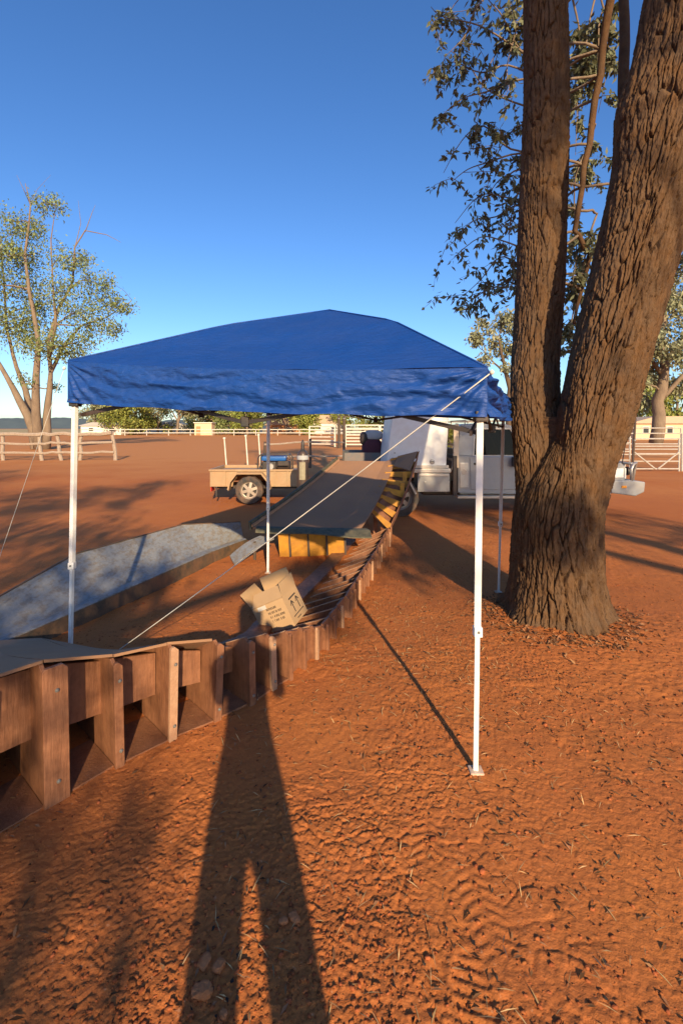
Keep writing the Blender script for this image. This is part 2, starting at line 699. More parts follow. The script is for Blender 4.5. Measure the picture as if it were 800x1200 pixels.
def ground_detail(x, y):
    fade = sstep(11, 6, y) * sstep(-1.5, 0.8, y) * sstep(7, 4, np.abs(x - 0.5))
    wx = x + 0.05 * (fbm(x * 9, y * 9, 41, 3) - 0.45)
    wy = y + 0.05 * (fbm(x * 9 + 7, y * 9, 47, 3) - 0.45)
    # small flakes, larger crust plates, loose crumbs
    f1, f2, cid, dx, dy = worley(wx * 30, wy * 36, 5)
    tilt = (dx * (cid - 0.5) + dy * (np.mod(cid * 7.7, 1) - 0.5))
    crack = sstep(0.01, 0.13, f2 - f1)
    flakes = 0.0032 * cid * crack + 0.0085 * tilt * crack + 0.0026 * crack
    g1, g2, cid2, dx2, dy2 = worley(wx * 8.5 + 3, wy * 11, 15)
    crack2 = sstep(0.0, 0.12, g2 - g1)
    plates = 0.0035 * cid2 * crack2 + 0.0065 * (dx2 * (cid2 - 0.5) + dy2 * (np.mod(cid2 * 5.3, 1) - 0.5)) * crack2 + 0.0025 * crack2
    k1, k2, cid3, _, _ = worley(wx * 70, wy * 70, 25)
    crumbs = 0.0055 * np.maximum(0, 1 - (k1 / 0.42) ** 2) * (cid3 > 0.55)
    mask = sstep(0.30, 0.56, fbm(x * 1.3 + 2, y * 1.3, 61, 3))
    mask2 = sstep(0.36, 0.55, fbm(x * 2.1 + 12, y * 2.1, 71, 3))
    h = flakes * (0.45 + 0.75 * mask) + plates * (0.25 + 0.75 * mask2) + crumbs * (0.3 + 0.7 * mask)
    h = 0.85 * h + 0.020 * (fbm(x * 2.2, y * 2.2, 81, 5) - 0.45)
    # tyre tread, two rows of lugs
    for (cx, cy, ang, ln, wd, pitch, am) in ((0.47, 1.56, 0.06, 0.36, 0.13, 0.040, 0.0032), (0.66, 1.37, 0.5, 0.14, 0.09, 0.036, 0.0025),
                                              (0.33, 1.82, -0.2, 0.26, 0.12, 0.04, 0.004), (1.15, 2.35, 0.3, 0.4, 0.13, 0.045, 0.0035)):
        ca, sa = math.cos(ang), math.sin(ang)
        u = (x - cx) * ca + (y - cy) * sa
        v = -(x - cx) * sa + (y - cy) * ca
        inside = sstep(0.30, 0.55, fbm(x * 9 + 4, y * 9, 93, 2) + 0.12) * sstep(wd / 2 + 0.02, wd / 2 - 0.02, np.abs(u)) * sstep(ln / 2 + 0.06, ln / 2 - 0.08, np.abs(v))
        lug = np.sin(2 * math.pi * (v + 0.55 * np.abs(u) + 0.012 * np.sign(u)) / pitch + 5 * (fbm(x * 12, y * 12, 91, 2) - 0.4))
        lug = sstep(-0.35, 0.45, lug) * sstep(0.004, 0.016, np.abs(u))
        h = h * (1 - 0.75 * inside) + inside * am * (lug - 0.35)
    # boot sole
    bx, by = 0.37, 1.30
    u = (x - bx) / 0.055
    v = (y - by) / 0.14
    e = sstep(1.1, 0.9, np.sqrt(u * u + v * v))
    bar = sstep(-0.2, 0.4, np.sin((y - by + 0.3 * (x - bx)) * 2 * math.pi / 0.036))
    h = h * (1 - 0.8 * e) + e * (0.0045 * bar - 0.006)
    return h * fade


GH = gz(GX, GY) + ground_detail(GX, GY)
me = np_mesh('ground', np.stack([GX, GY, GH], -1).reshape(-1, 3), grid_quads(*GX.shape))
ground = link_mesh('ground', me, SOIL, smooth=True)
tag(ground, 'bare red earth covered with crust flakes and loose litter', kind='structure')


# dry paddock strip far away, and hills on the left
mb = MB()
for (x0, x1, y0, y1) in ((-700, 700, 150, 900),):
    mb.add([(x0, y0, -0.05), (x1, y0, -0.05), (x1, y1, -0.05), (x0, y1, -0.05)], [(0, 1, 2, 3)])
tag(mb.build('dry_paddock', 'dry_grass'), 'dry yellow paddock far beyond the white rails', kind='structure')
hx = np.linspace(-2300, 300, 260)
prof = 22 + 46 * fbm(hx * 0.0032 + 3, hx * 0, 5, 4) + 5 * fbm(hx * 0.05, hx * 0, 9, 2)
prof = prof * sstep(200, -700, hx) + 3
rows = []
for k, (dy, s) in enumerate(((-160, 0.0), (-90, 0.45), (-30, 0.85), (0, 1.0), (120, 0.7), (260, 0.0))):
    jit = 1 + 0.12 * (vnoise(hx * 0.02, hx * 0 + k, 77) - 0.5) if 0 < s < 1 else 1
    rows.append(np.stack([hx, np.full_like(hx, 2000 + dy), prof * s * jit - 1], -1))
me = np_mesh('hills', np.concatenate(rows), grid_quads(len(rows), len(hx)))
tag(link_mesh('hills', me, 'hazed_scrub', smooth=True), 'low scrubby hills on the left horizon', kind='structure')


# ------------------------------------------------------------------ trees
def bark_tube(z0, z1, dz, nth, centre, radius, seed, depth, cell_w=0.055, cell_h=0.30):
    """Vertical tube with furrowed bark; centre(z)->(x,y), radius(z,theta)->r."""
    zs = np.arange(z0, z1 + dz * 0.5, dz)
    th = np.linspace(0, 2 * math.pi, nth, endpoint=False)
    T, Z = np.meshgrid(th, zs)
    cx, cy = centre(Z)
    r = radius(Z, T)
    rm = float(np.mean(r))
    per = max(8, 2 * int(round(math.pi * rm / cell_w)))
    U = T / (2 * math.pi) * per
    warp = 0.9 * (vnoise(U * 0.5, Z * 1.6, seed + 3, per=per // 2) - 0.5) + 0.5 * (vnoise(U, Z * 6, seed + 5, per=per) - 0.5) + 0.16 * (vnoise(U * 2, Z * 22, seed + 6, per=per * 2) - 0.5)
    Uw = U + warp
    f1, f2, cid, dx, dy = worley(Uw, Z / cell_h, seed, per=per)
    ridge = sstep(0.0, 0.11, f2 - f1)
    wz = Z + 0.03 * vnoise(Uw * 3, Z * 9, seed + 29, per=per * 3)
    e1, e2, cid2, dx2, _ = worley(Uw * 2.5, wz / (cell_h * 0.24), seed + 50, per=per * 5 // 2)
    small = sstep(0.0, 0.12, e2 - e1)
    g1, g2, cid3, _, _ = worley(Uw * 6, wz / (cell_h * 0.075), seed + 70, per=per * 6)
    fibre = vnoise(Uw * 7, Z * 9, seed + 9, per=per * 7)
    dome = 1 - np.clip(np.abs(dx) / 0.7, 0, 1) ** 2
    h = depth * (0.85 * ridge + 0.20 * cid * ridge + 0.06 * dome * ridge + (0.20 * small + 0.36 * cid2) * ridge + 0.34 * cid3 * (0.4 + 0.6 * ridge) + 0.20 * fibre) - depth * 1.0
    rr = r + h
    V = np.stack([cx + rr * np.cos(T), cy + rr * np.sin(T), Z], -1).reshape(-1, 3)
    return V, grid_quads(len(zs), nth, wrap=True)


def merge_np(parts):
    vs, qs, b = [], [], 0
    for v, q in parts:
        vs.append(v)
        qs.append(q + b)
        b += len(v)
    return np.concatenate(vs), np.concatenate(qs)


def interp(z, pts):
    zz = [p[0] for p in pts]
    return np.interp(z, zz, [p[1] for p in pts])


def smooth_interp(z, pts):
    # average over a small window for a soft kink
    return sum(interp(z + d, pts) for d in (-0.3, -0.15, 0, 0.15, 0.3)) / 5.0


def branch_path(a, b, seed, bow=0.12, n=6):
    rng = random.Random(seed)
    a = Vector(a)
    b = Vector(b)
    L = (b - a).length
    o = Vector((rng.uniform(-1, 1), rng.uniform(-1, 1), rng.uniform(0.0, 1.0))) * L * bow
    pts = []
    for i in range(n + 1):
        t = i / n
        p = a.lerp(b, t) + o * math.sin(math.pi * t)
        if 0 < i < n:
            p += Vector((rng.uniform(-1, 1), rng.uniform(-1, 1), rng.uniform(-1, 1))) * L * 0.03
        pts.append(p)
    return pts


def clump_points(c, rad, n, rng, subs=7, squash=0.8, tight=0.26):
    c = np.array(c)
    sub = rng.normal(size=(subs, 3))
    sub /= np.linalg.norm(sub, axis=1)[:, None]
    sub *= rng.uniform(0.25, 1.0, (subs, 1)) ** 0.5
    sub[:, 2] *= squash
    idx = rng.randint(0, subs, n)
    p = sub[idx] + rng.normal(size=(n, 3)) * tight
    return c + p * rad, c + sub * rad


def make_tree(name, label, base, stems, clumps, leaf, bark='bark_grey', leafmat='leaf_green', seed=1, group=None, twig=True, nside=7,
              droop=0.6, tight=0.26, subs=7, twig_r=0.012):
    """stems: [[(point, radius), ...]]; clumps: [(centre, radius, leaves)]; leaf=(length, width)."""
    rng = np.random.RandomState(seed)
    root = thing(name, label, 'tree', base, group)
    mb = MB()
    nodes = []
    for st in stems:
        pts = [Vector(p) for p, r in st]
        rad = [r for p, r in st]
        # resample with a slight wander
        P, Q = [], []
        for i in range(len(pts) - 1):
            for k in range(3):
                t = k / 3
                P.append(pts[i].lerp(pts[i + 1], t) + (Vector(rng.uniform(-1, 1, 3)) * rad[i] * 0.25 if (i or k) else Vector()))
                Q.append(rad[i] * (1 - t) + rad[i + 1] * t)
        P.append(pts[-1])
        Q.append(rad[-1])
        mb.tube(P, Q, nside + 2)
        nodes += [(p, r) for p, r in zip(P, Q)][1:]
    leaves = []
    for c, rad, n in clumps:
        c = Vector(c)
        cands = [(abs((p - c).length) + 1.3 * max(0, p.z - c.z), p, r) for p, r in nodes]
        d, p, r = min(cands, key=lambda q: q[0])
        r0 = min(r * 0.7, max(twig_r * 2.2, 0.035 * d))
        path = branch_path(p, c, int(rng.randint(1e6)))
        mb.tube(path, [r0 * (1 - 0.7 * i / (len(path) - 1)) + twig_r * 0.4 for i in range(len(path))], 5, cap=False)
        lp, sub = clump_points(c, rad, n, rng, subs=subs, tight=tight)
        leaves.append(lp)
        if twig:
            for s in sub:
                tp = branch_path(path[-2], s, int(rng.randint(1e6)), 0.18, 3)
                mb.tube(tp, [twig_r, twig_r * 0.8, twig_r * 0.6, twig_r * 0.35], 4, cap=False)
    mb.build('trunk', bark, root, smooth=True)
    pos = np.concatenate(leaves) - np.array(root.location)
    me = leaf_mesh('crown', pos, leaf[0], leaf[1], droop, seed)
    link_mesh('crown', me, leafmat, root)
    return root


# --- the big forked gum on the right
ZT = 7.2
k = 1.069


def cl(Z):
    return (smooth_interp(Z, [(-.3, 1.76), (0.6, 1.75), (1.2, 1.745), (1.8, 1.79), (2.5, 1.94), (2.9, 2.0), (5.2, 2.07), (7.5, 2.09)]), smooth_interp(Z, [(0, 4.12), (1.3, 4.16), (2.5, 4.70), (7.5, 4.82)]))


def rl(Z, T):
    base = interp(Z, [(0.5, 0.15), (1.3, 0.18), (1.8, 0.19), (3, 0.203), (5.2, 0.210), (7.5, 0.19)])
    return base * (1 + 0.06 * np.sin(2 * T + Z) + 0.04 * np.sin(3 * T - 2 * Z))


def cr(Z):
    return (smooth_interp(Z, [(-.3, 1.95), (1.0, 2.0), (1.8, 2.17), (2.34, 2.27), (2.9, 2.40), (3.6, 2.555), (4.2, 2.655), (5.2, 2.82), (7.5, 3.2)]),
            3.98 - 0.06 * np.clip(Z - 1.5, 0, 3))


def rr_(Z, T):
    base = interp(Z, [(0.9, 0.14), (1.2, 0.20), (1.55, 0.262), (1.8, 0.275), (2.9, 0.282), (3.7, 0.295), (4.15, 0.318), (4.6, 0.30), (5.2, 0.295), (7.5, 0.26)])
    # swollen collar of the old limb on the left side
    bump = 0.05 * np.exp(-((Z - 4.25) / 0.28) ** 2) * np.exp(-((np.mod(T - math.pi + math.pi, 2 * math.pi) - math.pi) / 0.7) ** 2)
    return base * (1 + 0.05 * np.sin(2 * T + 0.7 * Z) + 0.03 * np.sin(5 * T + Z)) + bump


def cm(Z):
    return (interp(Z, [(-.3, 1.86), (0.3, 1.845), (0.8, 1.84), (1.3, 1.89), (1.8, 1.95), (2.4, 1.95)]), 4.03 + 0 * Z)


def rm_(Z, T):
    base = interp(Z, [(-.3, 0.60), (-.02, 0.47), (0.10, 0.395), (0.28, 0.355), (0.8, 0.332), (1.1, 0.34), (1.7, 0.335)])
    flat = interp(Z, [(0, 0.0), (1.0, 0.02), (1.5, 0.10), (2.2, 0.1)])
    flare = 1 + 0.11 * np.exp(-np.clip(Z, 0, 9) / 0.16) * np.cos(5 * T + 0.8) + 0.04 * np.sin(3 * T + 2 * Z)
    low = base * flare * (1 + flat * np.cos(2 * T))
    mx, my = cm(Z)
    ux, uy = np.cos(T), np.sin(T)
    uni = np.full(np.shape(Z), 0.02)
    for (cx, cy), rad in ((cl(Z), interp(Z, [(0.5, 0.15), (1.3, 0.18), (1.8, 0.195)]) - 0.035), (cr(Z), interp(Z, [(0.5, 0.22), (1.4, 0.258), (1.8, 0.275)]) - 0.02)):
        b = ux * (cx - mx) + uy * (cy - my)
        disc = b * b - ((cx - mx) ** 2 + (cy - my) ** 2 - rad ** 2)
        uni = np.maximum(uni, np.where(disc > 0, b + np.sqrt(np.maximum(disc, 0)), 0.02))
    w = sstep(0.8, 1.65, Z)
    return low * (1 - w) + uni * w


big = thing('gum_tree', 'huge forked gum tree with deeply furrowed brown bark right of the canopy', 'tree', (TREE_X, TREE_Y, G(TREE_X, TREE_Y)))
parts = [bark_tube(-0.3, 1.7, 0.010, 420, cm, rm_, 3, 0.030, 0.044, 0.40),
         bark_tube(0.9, ZT, 0.012, 240, cl, rl, 13, 0.024, 0.038, 0.36),
         bark_tube(0.9, ZT, 0.012, 380, cr, rr_, 23, 0.029, 0.042, 0.38)]
v, q = merge_np(parts)
me = np_mesh('trunk', v - np.array(big.location), q)
link_mesh('trunk', me, 'bark', big, smooth=False)
# limbs, hanging branches and leaves of the big gum
mb = MB()
limb_defs = [
    [(W(742, 190, 4.1), 0.05), (W(730, 110, 4.5), 0.05), (W(727, 0, 4.9), 0.048), (W(738, -120, 5.3), 0.06), (W(700, -230, 5.9), 0.06), (W(640, -270, 6.4), 0.045), (W(560, -200, 6.6), 0.03)],
    [(Vector((2.08, 4.80, 7.0)), 0.15), (Vector((1.4, 4.6, 8.6)), 0.11), (Vector((0.9, 5.2, 10.0)), 0.07), (Vector((0.2, 5.6, 11.0)), 0.04)],
    [(Vector((2.09, 4.81, 7.0)), 0.12), (Vector((2.3, 5.2, 8.8)), 0.09), (Vector((2.5, 6.4, 10.4)), 0.05)],
    [(Vector((3.05, 3.9, 7.0)), 0.2), (Vector((3.8, 3.8, 8.8)), 0.15), (Vector((4.6, 4.2, 10.8)), 0.10), (Vector((5.0, 4.6, 12.6)), 0.05)],
    [(Vector((3.05, 3.9, 7.0)), 0.15), (Vector((3.0, 5.0, 8.6)), 0.11), (Vector((2.6, 6.8, 10.0)), 0.06)],
    # branch seen between the two trunks, arching down behind them
    [(W(735, -120, 5.3), 0.06), (W(705, 60, 5.9), 0.045), (W(690, 170, 6.1), 0.04), (W(672, 270, 6.2), 0.033), (W(690, 300, 6.3), 0.028), (W(672, 380, 6.3), 0.02)],
]
nodes = []
for st in limb_defs:
    pts = [p for p, r in st]
    rad = [r for p, r in st]
    P, Q = [], []
    for i in range(len(pts) - 1):
        for kk in range(4):
            t = kk / 4
            P.append(pts[i].lerp(pts[i + 1], t) + (Vector(np.random.uniform(-1, 1, 3)) * 0.02 if (i or kk) else Vector()))
            Q.append(rad[i] * (1 - t) + rad[i + 1] * t)
    P.append(pts[-1])
    Q.append(rad[-1])
    mb.tube(P, Q, 9)
    nodes += P
mb.build('limb', 'bark', big, smooth=True)
# twigs sketched from the photograph (pixel, distance) with hanging leaves
twigs = [
    ([(640, 75), (600, 55), (560, 30), (520, 22), (505, 10)], 6.2, 85), ([(640, 95), (595, 75), (565, 85), (535, 75), (512, 78)], 6.5, 90),
    ([(640, 90), (600, 92), (570, 110), (545, 118), (520, 132)], 6.0, 95), ([(640, 130), (600, 120), (565, 100), (545, 70), (520, 95)], 6.8, 80),
    ([(650, 180), (600, 175), (565, 150), (540, 165), (522, 205)], 6.4, 105), ([(650, 185), (605, 180), (575, 190), (545, 200), (528, 212)], 6.1, 90),
    ([(655, 240), (615, 238), (590, 230), (560, 228), (535, 262)], 6.3, 80), ([(655, 245), (610, 240), (580, 255), (552, 262), (528, 285)], 6.7, 90),
    ([(655, 300), (612, 290), (590, 285), (560, 280), (532, 300)], 6.0, 60), ([(655, 320), (610, 310), (585, 300), (565, 325), (545, 342)], 6.5, 110),
    ([(655, 330), (605, 325), (580, 335), (560, 345), (556, 362)], 6.2, 90), ([(640, 20), (600, 0), (560, -10), (530, 5), (510, 50)], 6.9, 90),
    ([(640, -30), (590, -20), (560, 10), (545, 40), (530, 60)], 6.0, 80), ([(640, 30), (605, 40), (585, 60), (570, 90), (560, 130)], 6.6, 100),
    ([(650, 150), (612, 145), (592, 160), (580, 190), (574, 220)], 6.8, 70), ([(640, 10), (610, 20), (600, 50), (596, 85), (598, 120)], 6.2, 90),
    ([(650, 200), (615, 210), (605, 240), (600, 265), (598, 285)], 6.6, 60), ([(650, 280), (618, 270), (605, 300), (600, 330), (596, 350)], 6.3, 70),
    ([(700, -20), (690, 20), (684, 60), (680, 100), (676, 150)], 6.6, 330), ([(720, -10), (705, 20), (700, 60), (694, 110), (690, 150)], 6.3, 330),
    ([(690, 160), (682, 190), (684, 220), (676, 250), (672, 280)], 6.7, 320), ([(690, 170), (672, 200), (670, 240), (674, 290), (670, 330)], 6.4, 300),
    ([(700, 250), (690, 280), (680, 310), (676, 340), (672, 380)], 6.4, 280), ([(690, 300), (680, 340), (672, 370), (668, 400), (668, 440)], 6.6, 220),
    ([(705, 0), (712, 30), (715, 60), (708, 90), (700, 130)], 6.9, 300), ([(672, 0), (676, 40), (673, 80), (678, 120), (676, 180)], 6.8, 300),
    ([(760, 230), (780, 250), (790, 268), (800, 262), (812, 280)], 6.5, 90), ([(770, 260), (785, 285), (795, 300), (806, 310), (815, 330)], 6.2, 80),
    ([(640, 60), (608, 62), (588, 22), (572, 5), (556, -20)], 6.4, 110), ([(645, 215), (612, 200), (596, 205), (584, 215), (570, 235)], 6.2, 70),
]
mb = MB()
lp = []
rng = np.random.RandomState(5)
for ti, (pl, Y, n) in enumerate(twigs):
    pts = [W(px + rng.uniform(-3, 3), py + rng.uniform(-3, 3), Y + 0.18 * i * (rng.uniform() - 0.5)) for i, (px, py) in enumerate(pl)]
    fine = []
    for i in range(len(pts) - 1):
        for kk in range(4):
            t = kk / 4
            p0 = pts[max(i - 1, 0)]
            p3 = pts[min(i + 2, len(pts) - 1)]
            p1, p2 = pts[i], pts[i + 1]
            fine.append(0.5 * ((2 * p1) + (p2 - p0) * t + (2 * p0 - 5 * p1 + 4 * p2 - p3) * t * t + (3 * p1 - p0 - 3 * p2 + p3) * t ** 3))
    fine.append(pts[-1])
    # tie each twig back to the nearest limb
    d, src = min(((nd - fine[0]).length, nd) for nd in nodes) if False else min([((nd - fine[0]).length, nd) for nd in nodes], key=lambda q: q[0])
    link = branch_path(src, fine[0], ti, 0.10, 4)
    allp = link[:-1] + fine
    mb.tube(allp, [0.019 - 0.0155 * (i / (len(allp) - 1)) for i in range(len(allp))], 5)
    for s in range(9):
        i0 = rng.randint(3, len(fine))
        tip = fine[i0] + Vector((rng.normal() * 0.20, rng.normal() * 0.22, -abs(rng.normal()) * 0.20 - 0.03))
        tp = branch_path(fine[i0], tip, ti * 20 + s, 0.15, 4)
        mb.tube(tp, [0.005, 0.0045, 0.004, 0.003, 0.002], 4)
        m_ = max(4, int(n * 1.75 / 9))
        for u in range(m_):
            t = rng.uniform(0.1, 1.0)
            j = min(int(t * 4), 3)
            p = tp[j].lerp(tp[j + 1], t * 4 - j)
            lp.append(p + Vector(rng.normal(size=3) * 0.025))
mb.build('branch', 'bark_grey', big, smooth=True)
lp = np.array([tuple(p) for p in lp]) - np.array(big.location)
link_mesh('hanging_leaves', leaf_mesh('hanging_leaves', lp, 0.10, 0.044, 0.45, 4), 'leaf_gum', big)
# upper crown above the picture
rng = np.random.RandomState(8)
cps = []
for c, r_, n in [((0.6, 5.5, 11.0), 1.5, 1800), ((2.4, 6.4, 10.6), 1.5, 1800), ((4.8, 4.6, 12.4), 1.7, 2000), ((2.6, 6.8, 10.2), 1.3, 1400),
                 ((1.2, 4.8, 9.6), 1.2, 1200), ((3.6, 5.2, 11.6), 1.5, 1600), ((4.2, 4.0, 10.2), 1.1, 900)]:
    a, b = clump_points(c, r_, n, rng, subs=12)
    cps.append(a)
link_mesh('crown', leaf_mesh('crown', np.concatenate(cps) - np.array(big.location), 0.16, 0.05, 0.6, 6), 'leaf_gum', big)


# --- multi-stemmed tree at far left
YL = 38.0
stL = [
    [((48, 527), .62), ((32, 485), .45), ((8, 440), .32), ((-14, 405), .22), ((-30, 350), .12)],
    [((42, 527), .5), ((34, 470), .36), ((20, 430), .28), ((8, 385), .2), ((5, 330), .12), ((0, 280), .06)],
    [((46, 527), .55), ((42, 460), .40), ((46, 400), .32), ((34, 340), .24), ((30, 300), .17), ((36, 240), .09), ((30, 215), .04)],
    [((54, 527), .5), ((57, 470), .36), ((60, 436), .30), ((56, 400), .26), ((70, 360), .2), ((86, 330), .16), ((88, 290), .11), ((100, 270), .08), ((125, 275), .05), ((142, 284), .02)],
    [((60, 436), .22), ((75, 405), .18), ((95, 382), .13), ((125, 372), .09), ((155, 352), .03)],
    [((58, 420), .2), ((66, 380), .15), ((62, 330), .11), ((60, 280), .08), ((66, 240), .03)],
    [((100, 272), .05), ((108, 250), .03), ((112, 240), .015)], [((88, 290), .05), ((95, 262), .03), ((92, 235), .015)],
    [((36, 240), .04), ((28, 222), .03), ((20, 205), .012)], [((36, 240), .03), ((44, 222), .02), ((60, 205), .01)],
]
stL = [[(W(p[0], p[1], YL + 1.5 * math.sin(i * 2.1) * min(1, j)), r * (0.72 if j < 2 else 0.55)) for j, (p, r) in enumerate(s)] for i, s in enumerate(stL)]
clL = [(20, 262, 16, 520), (58, 240, 11, 330), (40, 298, 18, 620), (78, 300, 13, 330), (18, 330, 22, 850), (4, 375, 22, 850), (-15, 330, 24, 700), (120, 350, 14, 420),
       (143, 358, 10, 300), (110, 382, 16, 480), (92, 400, 14, 320), (60, 402, 17, 520), (36, 408, 14, 380), (98, 306, 10, 190), (70, 342, 16, 480), (104, 330, 12, 240),
       (30, 375, 18, 620), (52, 362, 16, 520), (132, 385, 9, 220), (78, 415, 12, 240), (66, 455, 6, 60), (30, 446, 8, 80), (44, 268, 12, 260), (-5, 290, 16, 420),
       (88, 366, 12, 300), (10, 300, 14, 380), (128, 330, 8, 120), (-30, 390, 20, 420)]
clL = [(W(a, b, YL + random.uniform(-2.2, 2.2)), c * YL / F_PX * 1.25, int(n * 1.6)) for a, b, c, n in clL]
b0 = W(48, 525, YL)
make_tree('multi_stemmed_tree', 'tall multi-stemmed tree with open crown behind the timber fence at far left', (b0.x, YL, -0.1), stL, clL, (0.24, 0.105),
          'bark_grey', 'leaf_green', 31, twig_r=0.018, tight=0.34, subs=10)

# --- trees at right and behind the big trunk
YR = 36.0
stR = [[((768, 520), .5), ((772, 470), .42), ((778, 430), .33), ((775, 390), .24), ((780, 340), .14), ((785, 310), .06)],
       [((778, 430), .24), ((800, 395), .18), ((830, 360), .08)], [((776, 440), .2), ((755, 410), .13), ((748, 380), .06)],
       [((772, 470), .2), ((800, 440), .14), ((835, 420), .06)]]
stR = [[(W(p[0], p[1], YR + (0.8 * math.sin(i * 1.7) if j else 0)), r) for j, (p, r) in enumerate(s)] for i, s in enumerate(stR)]
clR = [(785, 330, 18, 620), (770, 355, 18, 650), (752, 380, 14, 450), (790, 370, 20, 700), (812, 350, 20, 600), (765, 400, 16, 560), (790, 410, 18, 620), (745, 415, 12, 360),
       (760, 440, 14, 420), (812, 400, 20, 600), (745, 450, 11, 260), (800, 445, 16, 460), (830, 430, 18, 400), (778, 315, 11, 300), (752, 470, 9, 160), (735, 430, 12, 260)]
clR = [(W(a, b, YR + random.uniform(-2, 2)), c * YR / F_PX * 1.1, n) for a, b, c, n in clR]
make_tree('sage_gum_tree', 'pale sage green gum behind the steel yard rails at right edge', (W(768, 520, YR).x, YR, -0.1), stR, clR, (0.36, 0.17), 'bark_grey', 'leaf_sage', 32,
          twig_r=0.025)
YB = 30.0
stB = [[((597, 535), .3), ((598, 490), .24), ((597, 455), .18), ((590, 425), .1), ((583, 395), .05)], [((598, 490), .17), ((606, 460), .11), ((614, 425), .06)],
       [((597, 458), .12), ((604, 440), .08), ((610, 405), .04)], [((594, 440), .08), ((578, 425), .05), ((565, 410), .025)]]
stB = [[(W(p[0], p[1], YB), r) for p, r in s] for s in stB]
clB = [(566, 388, 14, 420), (590, 378, 14, 480), (612, 385, 14, 420), (580, 405, 14, 420), (605, 410, 12, 330), (556, 400, 8, 170), (630, 400, 16, 300), (598, 430, 8, 130),
       (570, 420, 9, 170), (640, 380, 16, 260)]
clB = [(W(a, b, YB + random.uniform(-1.2, 1.2)), c * YB / F_PX * 1.1, n) for a, b, c, n in clB]
make_tree('young_gum_tree', 'slim pale gum seen between the blue canopy and the big trunk', (W(597, 535, YB).x, YB, -0.1), stB, clB, (0.27, 0.13), 'bark_dark', 'leaf_sage', 33,
          twig_r=0.02)

# --- row of trees beyond the white rails
row = [(112, 128, 9.6, 'leaf_sage', 'dull grey-green tree beyond the white rails, nearest the front left canopy leg'),
       (150, 122, 8.2, 'leaf_bush', 'low round green bush beside the white shed wall'),
       (208, 126, 11.5, 'leaf_sage', 'forked bare-limbed tree standing left of the cream shed'),
       (185, 140, 9.0, 'leaf_bush', 'green tree behind the forked tree in the far row'),
       (252, 138, 8.6, 'leaf_bush', 'bright green tree behind the small cream shed'),
       (278, 131, 9.4, 'leaf_green', 'bright green tree right of the small cream shed'),
       (301, 146, 10.5, 'leaf_bush', 'tall green tree left of the tan-roofed house'),
       (336, 128, 9.8, 'leaf_sage', 'pale tree whose trunk stands before the tan-roofed house'),
       (372, 150, 9.0, 'leaf_bush', 'dense green tree right of the tan-roofed house'),
       (425, 126, 11.0, 'leaf_bush', 'green tree above the stacked cattle panels'),
       (452, 118, 11.5, 'leaf_green', 'leaning green tree just left of the white canopy box'),
       (700, 120, 12.0, 'leaf_sage', 'far sage tree hidden behind the big forked trunk'),
       (790, 90, 9.5, 'leaf_bush', 'dark green tree behind the right yard rails'),
       (128, 150, 9.0, 'leaf_bush', 'green tree peeping over the low white shed'),
       (166, 132, 7.0, 'leaf_bush', 'squat green shrub left of the forked tree'),
       (228, 150, 9.0, 'leaf_green', 'green tree directly above the small cream shed'),
       (290, 120, 6.5, 'leaf_bush', 'rounded shrub just left of the back left canopy leg'),
       (355, 122, 6.0, 'leaf_bush', 'rounded shrub right of the tan-roofed house'),
       (398, 155, 9.0, 'leaf_bush', 'far green tree behind the twin dark posts'),
       (470, 140, 10.0, 'leaf_bush', 'green tree hidden behind the white canopy box'),
       (740, 105, 9.0, 'leaf_sage', 'far pale tree left of the sage gum trunk')]
for i, (px, Y, h, lm, lab) in enumerate(row):
    rg = random.Random(i + 50)
    h *= 1.32
    x = (px - 400) / F_PX * Y
    b = Vector((x, Y, -0.1))
    sway = rg.uniform(-1, 1)
    st = [[(b, .4), (b + Vector((0.2 * sway, 0, h * .25)), .3), (b + Vector((0.6 * sway, 0, h * .5)), .2), (b + Vector((0.5 * sway, 0.3, h * .8)), .08)]]
    for s in (-1, 1):
        st.append([(b + Vector((0.2 * sway, 0, h * .22)), .22), (b + Vector((s * h * .12, 0.3, h * .45)), .14), (b + Vector((s * h * .22, 0.2, h * .7)), .06)])
    c = []
    for j in range(19):
        an = rg.uniform(0, 6.28)
        rr = h * 0.34 * math.sqrt(rg.random())
        hh = h * rg.uniform(0.14 if lm != 'leaf_sage' else 0.36, 0.92)
        sh = 1.35 - 0.6 * (hh / h)
        c.append((b + Vector((rr * math.cos(an) * sh * 1.25, rr * math.sin(an) * sh, hh)), h * rg.uniform(0.12, 0.19), 260))
    make_tree('background_tree', lab, tuple(b), st, c, (0.62, 0.34), 'bark_grey', lm, 60 + i, group='trees beyond the white rails', twig=False, nside=4, twig_r=0.05, tight=0.3, droop=0.3)

# --- trees behind the photographer, which throw the shade of the picture
def shade_tree(label, base, stems, clumps, seed, leaf=(0.15, 0.05), lm='leaf_gum'):
    return make_tree('shade_tree', label, base, stems, clumps, leaf, 'bark_grey', lm, seed, group='trees behind the photographer', droop=0.6, tight=0.3, subs=9)


